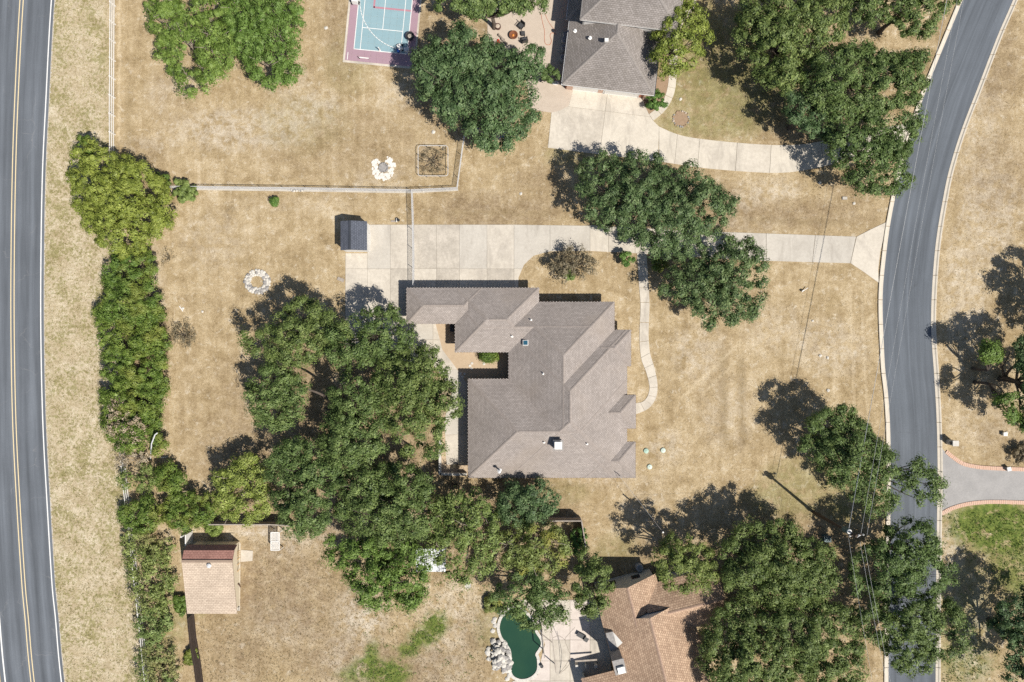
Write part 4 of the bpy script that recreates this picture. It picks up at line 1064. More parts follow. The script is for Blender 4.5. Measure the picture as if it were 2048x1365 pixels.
def foliage_mesh(name, V, mat, parent):
    off = BASE[parent.name]; V = V - np.array([off.x, off.y, off.z])
    F = np.arange(len(V)).reshape(-1, 4); me = bpy.data.meshes.new(name); mesh_np(me, V, F); NLEAF[0] += len(F)
    return link_mesh(name, me, mat, parent)

def lobes_in(poly, seed, dmin, rmin, rmax):
    r = random.Random(seed); xs = [p[0] for p in poly]; ys = [p[1] for p in poly]; pts = []
    for _ in range(900):
        x, y = r.uniform(min(xs), max(xs)), r.uniform(min(ys), max(ys))
        if not inside(poly, x, y): continue
        e = edge_dist(poly, x, y)
        if e < rmin * .4: continue
        rad = min(max(e * 1.1, rmin), rmax) * r.uniform(.82, 1.08)
        if all(math.hypot(x - a, y - b) > dmin * (.55 + .45 * min(rad, q) / rmax) for a, b, q, _ in pts): pts.append((x, y, rad, e))
    return pts

def tree(name, label, poly, mat, top=7.5, low=2.6, seed=1, leaf=.165, dens=4.6, per=92, clump=.72, cat='tree', group=None, dmin=25, rmin=14, rmax=36, bark='bark',
         spiky=0.0, gaps=0.12, trunk=True, twigs=4, flat=.8, lean=(0, 0), bare=0):
    poly = [(float(a), float(b)) for a, b in poly]
    rs = np.random.RandomState(seed); pr = random.Random(seed)
    cx, cy = sum(p[0] for p in poly) / len(poly), sum(p[1] for p in poly) / len(poly)
    lb = lobes_in(poly, seed, dmin, rmin, rmax)
    emax = max([q[3] for q in lb] + [1.0])
    base = at(cx, cy, (top + low) / 2); base = Vector((base.x + lean[0], base.y + lean[1], 0))
    root = thing(name, base, label, cat, group)
    LV = []; LC = []
    for x, y, rp, e in lb:
        if pr.random() < gaps * .5 and e > 20: continue
        R = rp * S * (1 - (top - 1) / CAM_H); rz = R * .72
        dome = min(1.0, e / max(emax * .9, 1)) ** .6
        zc = low + (top - low - rz) * (.30 + .70 * dome) * pr.uniform(.62, 1.06)
        zc = max(zc, rz * .6 + .1)
        c = at(x, y, zc); LC.append((c, R))
        n = max(5, int(dens * R * R))
        d = unit(rs, n); d[:, 2] = np.abs(d[:, 2]) * 1.0 - .28 * rs.rand(n)
        d /= np.linalg.norm(d, axis=1, keepdims=True)
        f = rs.uniform(.50, 1.0, n)[:, None] ** .7 * rs.uniform(.86, 1.14, n)[:, None]
        cc = np.array([c.x, c.y, c.z]) + d * f * np.array([R, R, rz])
        keep = rs.rand(n) > gaps; cc, d = cc[keep], d[keep]; n = len(cc)
        rc = (clump * rs.uniform(.6, 1.25, n))[:, None]
        k = per; off = unit(rs, n * k); off[:, 2] = np.where(off[:, 2] < -.35, -off[:, 2], off[:, 2]); rr = np.repeat(rc, k, 0)
        u = rs.rand(n * k)[:, None] ** .30
        o = off * rr * u; o[:, 2] *= flat
        dn = np.repeat(d, k, 0)
        if spiky: o += dn * rr * spiky * rs.rand(n * k)[:, None]
        P = np.repeat(cc, k, 0) + o
        N = off * .9 + dn * .5 + unit(rs, n * k) * .38 + np.array([0, 0, .22]); N /= np.linalg.norm(N, axis=1, keepdims=True)
        P[:, 2] = np.maximum(P[:, 2], .06)
        if per > 20:      # larger sprays deeper inside each clump close the crown
            k2 = max(6, per // 7); of2 = unit(rs, n * k2); of2[:, 2] = np.where(of2[:, 2] < -.2, -of2[:, 2], of2[:, 2]); r2 = np.repeat(rc, k2, 0)
            o2_ = of2 * r2 * rs.uniform(.35, .75, n * k2)[:, None]; o2_[:, 2] *= flat
            P2 = np.repeat(cc, k2, 0) + o2_; P2[:, 2] = np.maximum(P2[:, 2], .06)
            N2 = of2 + np.repeat(d, k2, 0) * .4 + unit(rs, n * k2) * .3; N2 /= np.linalg.norm(N2, axis=1, keepdims=True)
            LV.append(leaf_quads(P2, N2, rs, min(leaf * 2.3, clump * .6), .7))
        LV.append(leaf_quads(P, N, rs, leaf, twist=(off + dn) * (.5 + spiky) if spiky else None))
    if LV: foliage_mesh('crown' if cat == 'tree' else 'foliage', np.concatenate(LV), mat, root)
    if trunk and LC:
        mb = MB(); tr = .030 * top * (.8 + .25 * min(len(LC), 20) / 20)
        fork = Vector((base.x + pr.uniform(-.2, .2), base.y + pr.uniform(-.2, .2), max(low * .75, .5)))
        mb.tube([base + Vector((0, 0, -.1)), base + Vector((0, 0, .25)), (base + fork) / 2 + Vector((pr.uniform(-.1, .1), pr.uniform(-.1, .1), 0)), fork], [tr * 1.5, tr * 1.1, tr * .95, tr * .9], 8)
        order = sorted(LC, key=lambda q: -q[1])[:16]
        for c, R in order:
            mid = fork.lerp(c, .5) + Vector((pr.uniform(-.5, .5), pr.uniform(-.5, .5), -.25 + pr.uniform(-.2, .5))); end = c + Vector((0, 0, -R * .1))
            path = catmull([tuple(fork), tuple(mid), tuple(end)], 4)
            mb.tube(path, [tr * .55 * (1 - .8 * i / (len(path) - 1)) for i in range(len(path))], 5)
            for _ in range(twigs):
                a = unit(np.random.RandomState(pr.randrange(10 ** 6)), 1)[0]; q = end + Vector((a[0] * R * .8, a[1] * R * .8, abs(a[2]) * R * .6))
                mb.tube([tuple(end), tuple((end + q) / 2 + Vector((0, 0, .12))), tuple(q)], [tr * .12, tr * .08, tr * .03], 4)
        for _ in range(bare):     # leafless twigs standing clear of the crown
            c, R = pr.choice(order); a = pr.uniform(0, 6.28)
            q = c + Vector((math.cos(a) * R * .9, math.sin(a) * R * .9, R * pr.uniform(.5, .95)))
            s_ = c + Vector((0, 0, -R * .1)); m_ = (s_ + q) / 2 + Vector((pr.uniform(-.2, .2), pr.uniform(-.2, .2), .2))
            mb.tube([tuple(s_), tuple(m_), tuple(q)], [.05, .04, .02], 4)
        mb.build('trunk', M[bark], root, smooth=True)
    elif LC:
        mb = MB()
        for c, R in LC[:14]:
            g = Vector((base.x + pr.uniform(-.05, .05), base.y + pr.uniform(-.05, .05), 0)); mb.tube([tuple(g), tuple((g + c) / 2 + Vector((.08, -.06, 0))), tuple(c)], [.05, .04, .02], 5)
        mb.build('stem', M[bark], root)
    return root

OG = 'live oaks around the houses'
# --- top left pair
tree('oak_tree', 'bright green oak at the top left, nearest the white rail fence', [(287, 45), (300, 5), (310, -40), (460, -45), (482, 5), (470, 60), (480, 100), (458, 145), (440, 165), (420, 184), (378, 188), (352, 176), (362, 150), (335, 138), (312, 108), (320, 78)], G['oak_bright'], 6.5, 2.0, 11, bark='bark_pale', bare=16, gaps=.2, group=OG)
tree('oak_tree', 'bright green oak at the top left, nearest the sport court', [(450, 10), (455, -45), (600, -45), (604, 20), (600, 60), (612, 95), (592, 112), (602, 165), (560, 180), (528, 177), (505, 150), (480, 120), (452, 85)], G['oak_bright'], 6.5, 2.0, 12, bark='bark_pale', bare=10, gaps=.17, group=OG)
# --- roadside tree and hedge
tree('round_tree', 'dense yellow-olive round tree beside the highway verge', [(152, 300), (175, 282), (200, 295), (225, 302), (270, 312), (300, 332), (318, 355), (335, 372), (354, 402), (350, 432), (342, 455), (320, 476), (300, 484), (292, 502), (262, 508), (215, 505), (198, 488), (193, 466), (172, 452), (158, 430), (146, 400), (136, 362), (138, 328)], G['olive'], 5.6, 1.4, 13, leaf=.16, clump=.62, per=90, dens=5.5, gaps=.05)
tree('shrub', 'small green shrub on the upper-left of the yellow-olive tree', [(158, 276), (178, 266), (188, 285), (185, 310), (165, 318), (155, 300)], G['hedge'], 3.2, .8, 14, cat='shrub', clump=.34, dens=14, trunk=False, dmin=15, rmin=8, rmax=16)
tree('shrub', 'small sparse shrub at the left end of the chain-link fence', [(345, 375), (362, 362), (385, 372), (392, 392), (375, 406), (355, 402)], G['wispy'], 1.6, .3, 15, cat='shrub', clump=.34, dens=14, trunk=False, dmin=13, rmin=8, rmax=14, spiky=.8, leaf=.24)
tree('shrub', 'dark green shrub touching the right edge of the yellow-olive tree', [(312, 352), (330, 345), (340, 365), (335, 385), (318, 385)], G['hedge'], 2.6, .5, 16, cat='shrub', clump=.34, dens=14, trunk=False, dmin=13, rmin=8, rmax=14)
HG = 'hedge shrubs along the highway'
hp = [('hedge shrub beside the highway, topmost, just below the yellow-olive tree', [(212, 520), (240, 508), (280, 505), (305, 512), (315, 545), (312, 580), (270, 590), (225, 585), (206, 560)], 'hedge', 3.0),
      ('hedge shrub beside the highway, second from the top', [(206, 580), (250, 574), (300, 575), (322, 600), (326, 635), (290, 650), (230, 648), (192, 632), (190, 610)], 'hedge', 3.2),
      ('hedge shrub beside the highway, third from the top, widest of the row', [(196, 645), (240, 635), (300, 638), (330, 655), (336, 690), (320, 712), (260, 716), (205, 706), (196, 680)], 'hedge', 3.4),
      ('hedge shrub beside the highway, fourth from the top', [(206, 712), (260, 700), (320, 702), (334, 730), (332, 765), (280, 775), (222, 770), (206, 745)], 'hedge', 3.2),
      ('hedge shrub beside the highway, fifth from the top', [(208, 770), (270, 764), (328, 768), (334, 800), (322, 832), (270, 838), (215, 832), (204, 800)], 'hedge', 3.1),
      ('hedge shrub beside the highway with dead tan branches, sixth from the top', [(212, 830), (260, 828), (318, 832), (325, 850), (300, 872), (280, 900), (240, 905), (225, 880), (210, 855)], 'hedge', 2.8),
      ('small bright shrub right of the white pipe, at the yard edge of the hedge', [(302, 872), (322, 862), (336, 880), (332, 905), (312, 912), (300, 895)], 'hedge', 2.2),
      ('grey-green feathery hedge shrub over the white rail, lower left', [(228, 945), (265, 935), (300, 930), (318, 950), (312, 975), (280, 982), (245, 975)], 'wispy', 2.6),
      ('light green broad-leaved hedge shrub at the yard corner, lower left', [(312, 940), (340, 928), (365, 945), (368, 968), (345, 986), (318, 980)], 'hedge', 2.6),
      ('dark green hedge shrub left of the wooden fence end, above the barn', [(318, 1008), (345, 990), (400, 985), (430, 1005), (425, 1040), (395, 1058), (350, 1052), (325, 1035)], 'hedge', 2.8),
      ('tangled green and brown hedge shrub beside the verge, left of the barn corner', [(245, 1010), (290, 998), (325, 1010), (322, 1050), (290, 1068), (250, 1050), (238, 1030)], 'hedge', 2.4),
      ('low olive hedge shrub left of the barn roof ridge', [(245, 1062), (290, 1058), (335, 1070), (345, 1105), (340, 1140), (290, 1150), (255, 1130), (245, 1095)], 'brushgreen', 1.9),
      ('low olive hedge shrub left of the barn roof lower half', [(255, 1140), (300, 1140), (352, 1150), (345, 1190), (335, 1225), (285, 1230), (262, 1195)], 'brushgreen', 1.8),
      ('low olive hedge shrub above the last glimpse of white rail', [(268, 1225), (310, 1222), (342, 1232), (335, 1270), (310, 1295), (278, 1280)], 'brushgreen', 1.7),
      ('low olive hedge shrub at the bottom edge beside the verge', [(280, 1290), (320, 1285), (350, 1300), (358, 1340), (345, 1400), (290, 1400), (275, 1350)], 'brushgreen', 1.7)]
G['brushgreen'] = foliage('loose_verge_shrub_leaves', col(.085, .115, .03), col(.20, .255, .07), col(.36, .40, .16), tint=col(.32, .28, .12))
for i, (lb_, pl_, m_, h_) in enumerate(hp):
    tree('hedge_shrub', lb_, pl_, G[m_], h_, .5, 40 + i, leaf=.16, per=80 if m_ == 'hedge' else 46, dens=5.5, clump=.58, cat='shrub', group=HG, trunk=False, dmin=17, rmin=10, rmax=22, gaps=.04 if m_ == 'hedge' else .25, spiky=.3)
tree('dead_branch', 'dead tan branches tangled over the lower hedge', [(212, 800), (240, 795), (255, 820), (285, 830), (290, 870), (265, 895), (235, 885), (215, 850)], G['dead'], 3.6, 1.0, 60, leaf=.17, per=34, dens=7, cat='shrub', clump=.45, trunk=False, dmin=18, rmin=8, rmax=16, gaps=.5, spiky=1.4, bark='bark_pale')
tree('dead_branch', 'dead pinkish twigs low in the hedge beside the white rail', [(232, 905), (270, 900), (300, 905), (305, 925), (270, 935), (235, 930)], G['dead'], 2.0, .5, 61, leaf=.16, per=30, dens=7, cat='shrub', clump=.4, trunk=False, dmin=16, rmin=8, rmax=14, gaps=.3, spiky=1.2, bark='bark_pale')
# --- upper centre
tree('post_oak', 'dark round-lobed oak covering the parked car beside the patio', [(876, 62), (905, 50), (940, 52), (970, 60), (990, 88), (1030, 104), (1062, 92), (1094, 100), (1086, 128), (1068, 150), (1078, 172), (1062, 198), (1078, 240), (1062, 264), (1035, 270), (1018, 298), (990, 312), (952, 300), (932, 258), (896, 250), (855, 216), (832, 182), (822, 140), (836, 100), (858, 80)], G['oak_dark'], 8.6, 3.0, 17, leaf=.20, clump=.80, per=90, dens=4.2, gaps=.10, group=OG, bare=6)
tree('oak_tree', 'green oak at the top edge above the fire pit', [(858, -50), (872, 8), (884, 30), (908, 28), (935, 40), (965, 38), (990, 28), (1012, 36), (1036, 38), (1060, 18), (1092, 26), (1104, -10), (1100, -60)], G['oak'], 7.5, 3.0, 18, leaf=.19, group=OG)
tree('elm_tree', 'yellow-green tree beside the upper house roof', [(1308, 40), (1335, 10), (1380, 0), (1405, 25), (1419, 70), (1404, 112), (1388, 142), (1362, 150), (1332, 156), (1312, 132), (1296, 106), (1302, 66)], G['olive'], 7.4, 2.4, 19, leaf=.16, gaps=.22, bare=8)
tree('shrub', 'round dark green shrub at the corner of the upper garage', [(1290, 200), (1300, 186), (1318, 182), (1332, 195), (1330, 212), (1315, 224), (1298, 220)], G['shrub'], 1.6, .2, 20, cat='shrub', clump=.34, dens=14, trunk=False, dmin=13, rmin=8, rmax=15, leaf=.15, gaps=.0)
tree('shrub', 'green shrub beside the gate left of the upper garage', [(1083, 142), (1100, 135), (1118, 145), (1120, 158), (1100, 163), (1086, 156)], G['oak'], 2.4, .4, 21, cat='shrub', clump=.34, dens=14, trunk=False, dmin=12, rmin=7, rmax=12)
# --- woods top right
tree('live_oak', 'grey-green oak at the left of the upper-right grove', [(1470, 60), (1478, 10), (1500, -45), (1640, -45), (1690, -20), (1704, 30), (1690, 70), (1640, 100), (1606, 130), (1590, 180), (1560, 192), (1525, 168), (1500, 130), (1475, 100)], G['oak'], 9.0, 3.0, 22, leaf=.17, gaps=.15, group=OG)
tree('live_oak', 'thin-crowned oak at the top of the grove beside the street', [(1685, 20), (1690, -45), (1800, -48), (1936, -40), (1926, 15), (1882, 22), (1868, 62), (1840, 84), (1800, 62), (1770, 40), (1720, 62)], G['oak'], 8.0, 3.0, 23, gaps=.30, bare=8, group=OG)
tree('live_oak', 'olive oak in the middle of the upper-right grove', [(1600, 140), (1640, 95), (1690, 75), (1740, 96), (1790, 112), (1838, 96), (1862, 130), (1850, 190), (1800, 226), (1720, 222), (1650, 232), (1606, 205)], G['oak'], 8.6, 3.0, 24, gaps=.13, bare=6, group=OG)
tree('live_oak', 'oak overhanging the end of the upper driveway and the street', [(1640, 262), (1665, 222), (1740, 212), (1842, 186), (1846, 230), (1830, 290), (1815, 368), (1782, 394), (1722, 388), (1694, 362), (1672, 335), (1650, 300)], G['oak'], 8.0, 2.8, 25, gaps=.17, bare=6, group=OG)
tree('live_oak', 'dark oak at the lawn edge of the upper-right grove', [(1560, 196), (1592, 178), (1622, 202), (1660, 226), (1650, 262), (1632, 282), (1602, 262), (1575, 236)], G['oak_dark'], 7.0, 2.6, 26, group=OG)
# --- oaks over the driveway
tree('live_oak', 'large dark live oak spreading over the middle of the long driveway', [(1150, 352), (1172, 318), (1205, 308), (1240, 326), (1285, 302), (1322, 322), (1352, 336), (1384, 316), (1412, 346), (1450, 368), (1476, 402), (1466, 440), (1444, 462), (1418, 486), (1385, 512), (1340, 524), (1300, 514), (1272, 486), (1236, 468), (1202, 452), (1172, 464), (1160, 440), (1165, 390)], G['oak_dark'], 8.4, 2.4, 27, gaps=.10, group=OG)
tree('live_oak', 'dark live oak right of the front walk below the driveway', [(1318, 552), (1340, 528), (1378, 522), (1400, 498), (1440, 482), (1490, 474), (1530, 512), (1544, 560), (1530, 602), (1514, 638), (1480, 640), (1450, 655), (1412, 652), (1392, 630), (1352, 602), (1325, 585)], G['oak_dark'], 7.6, 2.2, 28, gaps=.14, group=OG)
tree('shrub', 'small dark green shrub beside the driveway left of the front walk', [(1240, 510), (1255, 502), (1268, 515), (1262, 530), (1248, 534), (1238, 522)], G['shrub'], 1.9, .3, 29, cat='shrub', clump=.34, dens=14, trunk=False, dmin=11, rmin=7, rmax=11)
tree('shrub', 'bright green shrub under the oak right of the front walk', [(1303, 525), (1318, 514), (1332, 525), (1328, 540), (1312, 544)], G['hedge'], 1.5, .2, 30, cat='shrub', clump=.34, dens=14, trunk=False, dmin=11, rmin=7, rmax=12)
tree('bare_shrub', 'sparse brown shrub in the driveway island', [(1102, 520), (1130, 500), (1165, 498), (1188, 515), (1185, 540), (1160, 558), (1128, 560), (1108, 545)], G['brush'], 2.6, .4, 31, cat='shrub', clump=.5, trunk=False, leaf=.16, per=44, dens=8, dmin=17, rmin=9, rmax=17, gaps=.2, spiky=1.2)
tree('shrub', 'small green shrub beneath the sparse brown one in the driveway island', [(1122, 548), (1138, 542), (1150, 552), (1145, 562), (1128, 562)], G['wispy'], .9, .1, 32, cat='shrub', clump=.34, dens=14, trunk=False, dmin=9, rmin=6, rmax=9)
# --- the big backyard grove
BG = [('live oak at the upper left of the backyard grove', [(556, 618), (588, 594), (622, 598), (650, 625), (692, 642), (700, 690), (650, 702), (604, 730), (540, 722), (496, 700), (488, 668), (530, 662), (556, 645)], 'oak', 7.4),
      ('live oak at the top of the backyard grove beside the garage roof', [(650, 655), (712, 640), (735, 618), (788, 610), (812, 632), (826, 668), (818, 694), (772, 722), (700, 742), (648, 722)], 'oak', 8.0),
      ('live oak of the backyard grove overhanging the courtyard', [(758, 708), (830, 690), (880, 702), (898, 756), (926, 788), (916, 832), (886, 858), (892, 902), (862, 930), (802, 902), (762, 852), (742, 772)], 'oak', 8.6),
      ('live oak at the left edge of the backyard grove, above the yellow-green tree', [(508, 740), (560, 730), (602, 752), (622, 790), (600, 842), (545, 872), (506, 834), (492, 784)], 'oak', 7.2),
      ('live oak in the centre of the backyard grove beside the bare limbs', [(660, 745), (752, 755), (775, 850), (752, 922), (690, 942), (640, 905), (650, 850), (662, 800)], 'oak', 8.8),
      ('live oak of the backyard grove just right of the yellow-green tree', [(530, 905), (582, 872), (640, 900), (702, 948), (694, 1030), (640, 1072), (588, 1092), (560, 1040), (540, 972)], 'oak', 8.0),
      ('live oak of the backyard grove near the low garden wall', [(690, 948), (762, 925), (850, 935), (868, 985), (872, 1050), (822, 1090), (742, 1092), (692, 1062), (682, 1000)], 'oak', 8.6),
      ('bright feathery tree at the bottom of the backyard grove', [(648, 1072), (722, 1072), (802, 1082), (852, 1092), (862, 1160), (850, 1202), (786, 1228), (722, 1212), (692, 1152), (655, 1122), (662, 1092)], 'oak_bright', 8.4)]
for i, (lb_, pl_, m_, h_) in enumerate(BG):
    tree('live_oak', lb_, pl_, G[m_], h_ + .8, 2.8, 70 + i, spiky=.35, gaps=.13, group=OG, bare=3)
tree('young_tree', 'yellow-green young tree at the left foot of the backyard grove', [(425, 978), (442, 935), (480, 912), (520, 908), (540, 960), (548, 1020), (505, 1044), (455, 1040), (430, 1012)], G['lime'], 5.4, 1.4, 79, leaf=.16, gaps=.15, bare=8, bark='bark_pale')
# --- lower centre
tree('mesquite_tree', 'wispy brown-olive tree above the round bird bath', [(862, 1000), (920, 985), (978, 1000), (1002, 1040), (998, 1100), (970, 1148), (922, 1164), (884, 1142), (858, 1092)], G['wispy'], 7.5, 2.4, 80, leaf=.20, per=70, gaps=.14, spiky=.9, bare=6, bark='bark_pale')
tree('oak_tree', 'dark green oak against the bottom wall of the main house', [(992, 985), (1035, 962), (1082, 962), (1114, 998), (1108, 1040), (1052, 1052), (1002, 1042)], G['oak_dark'], 6.0, 2.0, 81)
tree('elm_tree', 'yellowing half-bare tree behind the wooden fence corner', [(1002, 1056), (1058, 1034), (1118, 1058), (1150, 1092), (1130, 1130), (1082, 1152), (1022, 1142), (992, 1102)], G['yellow'], 6.8, 2.2, 82, per=76, gaps=.16, bare=16, bark='bark_pale', leaf=.16)
tree('oak_tree', 'green oak overhanging the top of the pool', [(985, 1152), (1048, 1134), (1108, 1152), (1138, 1172), (1140, 1220), (1118, 1250), (1072, 1264), (1012, 1236), (982, 1192)], G['oak'], 7.0, 2.4, 83)
tree('oak_tree', 'green oak over the west eave of the brown-roofed house', [(1150, 1112), (1190, 1106), (1224, 1136), (1220, 1180), (1210, 1222), (1180, 1240), (1152, 1212), (1142, 1160)], G['oak'], 7.0, 2.6, 84)
tree('shrub', 'dark shrub in the corner of the wooden fence', [(1140, 1060), (1166, 1052), (1176, 1075), (1172, 1105), (1150, 1105)], G['shrub'], 2.0, .3, 85, cat='shrub', clump=.34, dens=14, trunk=False, dmin=14, rmin=8, rmax=13)
tree('elm_tree', 'olive fine-leaved tree over the north end of the brown-roofed house', [(1300, 1100), (1335, 1068), (1388, 1070), (1428, 1108), (1436, 1150), (1412, 1180), (1370, 1190), (1332, 1178), (1312, 1142)], G['wispy'], 8.2, 3.0, 86, leaf=.14, per=90, clump=.6, dens=5.5, gaps=.16, bare=10)
tree('shrub', 'rust and yellow shrub beside the head of the pool', [(970, 1200), (985, 1190), (1000, 1205), (1002, 1222), (985, 1228), (970, 1220)], G['yellow'], 1.0, .1, 87, cat='shrub', clump=.34, dens=14, trunk=False, dmin=11, rmin=7, rmax=11)
# --- lower right
tree('live_oak', 'live oak beside the street just above the utility pole', [(1592, 872), (1632, 822), (1662, 806), (1698, 808), (1722, 838), (1748, 862), (1786, 905), (1790, 960), (1796, 1008), (1765, 1030), (1722, 1034), (1696, 985), (1648, 945), (1608, 905)], G['oak'], 8.2, 2.6, 90, spiky=.3, group=OG)
tree('live_oak', 'branch-crowned oak hanging over the street opposite the asphalt drive', [(1802, 925), (1838, 910), (1878, 945), (1885, 985), (1870, 1012), (1832, 1006), (1800, 978)], G['oak'], 7.6, 3.6, 91, spiky=.3, lean=(-5, 1), group=OG)
tree('live_oak', 'live oak left of the utility pole above the brown-roofed house', [(1432, 1108), (1478, 1048), (1540, 1026), (1592, 1060), (1642, 1082), (1682, 1112), (1678, 1160), (1640, 1200), (1580, 1218), (1502, 1208), (1446, 1180)], G['oak'], 8.4, 2.8, 92, spiky=.3, group=OG)
tree('live_oak', 'live oak shading the east slope of the brown roof at the bottom', [(1440, 1202), (1522, 1204), (1612, 1206), (1698, 1204), (1722, 1290), (1720, 1392), (1562, 1410), (1432, 1410), (1402, 1330), (1392, 1290), (1422, 1244)], G['oak'], 8.8, 3.0, 93, spiky=.3, group=OG, gaps=.16)
tree('live_oak', 'live oak right of the utility pole over the street', [(1738, 1085), (1775, 1050), (1800, 1030), (1842, 1030), (1870, 1062), (1872, 1102), (1902, 1132), (1912, 1170), (1862, 1198), (1782, 1190), (1700, 1195), (1690, 1130)], G['oak'], 8.2, 2.8, 94, spiky=.3, gaps=.17, group=OG)
tree('live_oak', 'live oak over the lower end of the street', [(1700, 1200), (1748, 1196), (1862, 1194), (1918, 1212), (1936, 1262), (1920, 1308), (1862, 1312), (1848, 1356), (1802, 1342), (1762, 1292), (1715, 1262)], G['oak'], 8.2, 2.8, 95, spiky=.3, gaps=.17, group=OG)
# --- far right
tree('oak_tree', 'open-crowned oak with long bare limbs at the right edge', [(1985, 800), (2010, 772), (2030, 800), (2046, 830), (2060, 870), (2030, 862), (2005, 830)], G['oak_bright'], 6.6, 3.4, 96, bare=10, gaps=.12, lean=(-.8, 3.0), group=OG, twigs=2)
tree('oak_tree', 'bright little oak bough alone above the limbs at the right edge', [(1960, 690), (1980, 682), (1998, 692), (1998, 715), (1978, 720), (1960, 712)], G['oak_bright'], 5.6, 3.6, 97, dmin=12, rmin=7, rmax=13, lean=(1.2, -2.2), group=OG)
tree('oak_tree', 'dark oak crown cut by the right edge above the open-crowned oak', [(2022, 690), (2046, 664), (2100, 676), (2144, 740), (2134, 860), (2084, 882), (2048, 862), (2050, 800), (2044, 750), (2026, 722)], G['oak_dark'], 7.4, 3.6, 98, gaps=.08, group=OG)
tree('oak_tree', 'oak outside the right edge whose shadow falls on the dry verge', [(2085, 560), (2110, 520), (2180, 540), (2200, 620), (2170, 690), (2110, 680), (2082, 620)], G['oak_dark'], 6.8, 2.8, 99, group=OG)
tree('oak_tree', 'dark oak at the lower right corner on the green lawn', [(1975, 1240), (1992, 1205), (2020, 1185), (2060, 1178), (2130, 1220), (2150, 1330), (2080, 1400), (2022, 1400), (2006, 1340), (2018, 1290)], G['oak_dark'], 8.0, 2.8, 100, group=OG)
tree('bare_shrub', 'dry brown shrub beside the asphalt drive at the right edge', [(2026, 898), (2050, 892), (2070, 905), (2066, 926), (2036, 930), (2026, 915)], G['brush'], 1.3, .2, 101, cat='shrub', clump=.34, dens=14, trunk=False, dmin=12, rmin=8, rmax=13, spiky=.8, gaps=.2, leaf=.15)
# --- small yard plants
tree('shrub', 'tiny green bush alone on the dry lawn below the chain-link fence', [(542, 398), (552, 393), (559, 403), (554, 412), (544, 410)], G['shrub'], .9, .1, 102, cat='shrub', clump=.34, dens=14, trunk=False, dmin=7, rmin=5, rmax=7, leaf=.15)
tree('bare_shrub', 'low dry twiggy bush near the hedge in the left yard', [(320, 502), (338, 500), (346, 520), (338, 530), (324, 522)], G['brush'], .8, .1, 103, cat='shrub', clump=.34, dens=14, trunk=False, dmin=9, rmin=6, rmax=9, spiky=1.2, per=10, gaps=.3, leaf=.12)
tree('brush_pile', 'pile of dead brown twigs beside the hedge in the left yard', [(338, 652), (362, 645), (388, 665), (392, 688), (368, 692), (345, 680)], G['brush'], .5, .05, 104, cat='brush pile', trunk=False, dmin=10, rmin=6, rmax=10, spiky=1.6, per=20, dens=7, clump=.35, gaps=.3, leaf=.14)
tree('bare_shrub', 'bare twiggy shrub on the concrete by the low garden wall', [(900, 925), (915, 918), (928, 930), (922, 942), (905, 940)], G['brush'], 1.0, .1, 105, cat='shrub', clump=.34, dens=14, trunk=False, dmin=9, rmin=6, rmax=9, spiky=1.6, per=8, gaps=.35, leaf=.11)
tree('bare_shrub', 'dusky twiggy shrub outside the low garden wall', [(880, 958), (910, 955), (935, 962), (930, 985), (900, 990), (880, 978)], G['brush'], 1.7, .2, 106, cat='shrub', clump=.34, dens=14, trunk=False, dmin=12, rmin=8, rmax=13, spiky=1.2, per=10, gaps=.3, leaf=.13)
tree('planter_plants', 'green leafy plants filling the courtyard planter', [(966, 708), (990, 708), (990, 718), (966, 718)], G['hedge'], .75, .4, 107, cat='plants', trunk=False, dmin=6, rmin=4, rmax=6, leaf=.13)
tree('shrub', 'yellow-green grassy bush between the hedge and the barn', [(415, 1052), (440, 1048), (445, 1062), (430, 1072), (412, 1068)], G['lime'], .9, .1, 108, cat='shrub', clump=.34, dens=14, trunk=False, dmin=10, rmin=6, rmax=10)
tree('shrub', 'low green bush beside the lower barn corner', [(352, 1195), (366, 1190), (372, 1215), (368, 1235), (354, 1228)], G['hedge'], .9, .1, 109, cat='shrub', clump=.34, dens=14, trunk=False, dmin=9, rmin=6, rmax=9)
tree('shrub', 'low green bush left of the dark board fence', [(372, 1300), (388, 1296), (392, 1320), (382, 1335), (370, 1322)], G['hedge'], .9, .1, 110, cat='shrub', clump=.34, dens=14, trunk=False, dmin=9, rmin=6, rmax=9)
# bare limbs of the open-crowned oak
lt = thing('bare_limb', at(2010, 752), 'long dark bare oak limbs forking over dry grass at the right edge', 'limb')
mb = MB()
for pts, r0 in (([(2005, 757, 0), (2008, 755, 1.5), (2030, 762, 4.0), (2060, 780, 6)], .30), ([(2008, 755, 1.5), (2004, 735, 3), (1995, 722, 4.4)], .16), ([(2008, 755, 1.5), (2020, 740, 3.2), (2032, 728, 4.6), (2045, 712, 5.6)], .18), ([(2030, 762, 4.0), (2038, 790, 4.8), (2040, 825, 5.2)], .15), ([(2004, 735, 3), (2012, 722, 4), (2020, 705, 5)], .09)):
    P = catmull([tuple(at(*q)) for q in pts], 4); mb.tube(P, [r0 * (1 - .6 * i / (len(P) - 1)) for i in range(len(P))], 7)
mb.build('branch', M['bark'], lt, smooth=True)
lt = thing('bare_limb', at(655, 798), 'thick bare oak limbs showing in the opening of the backyard grove', 'limb')
mb = MB()
for pts, r0 in (([(690, 830, 0), (684, 815, 3), (662, 800, 4.0), (636, 786, 4.8), (612, 778, 5.2)], .26), ([(684, 815, 3), (668, 822, 3.8), (648, 816, 4.2)], .17)):
    P = catmull([tuple(at(*q)) for q in pts], 4); mb.tube(P, [r0 * (1 - .6 * i / (len(P) - 1)) for i in range(len(P))], 7)
mb.build('branch', M['bark'], lt, smooth=True)

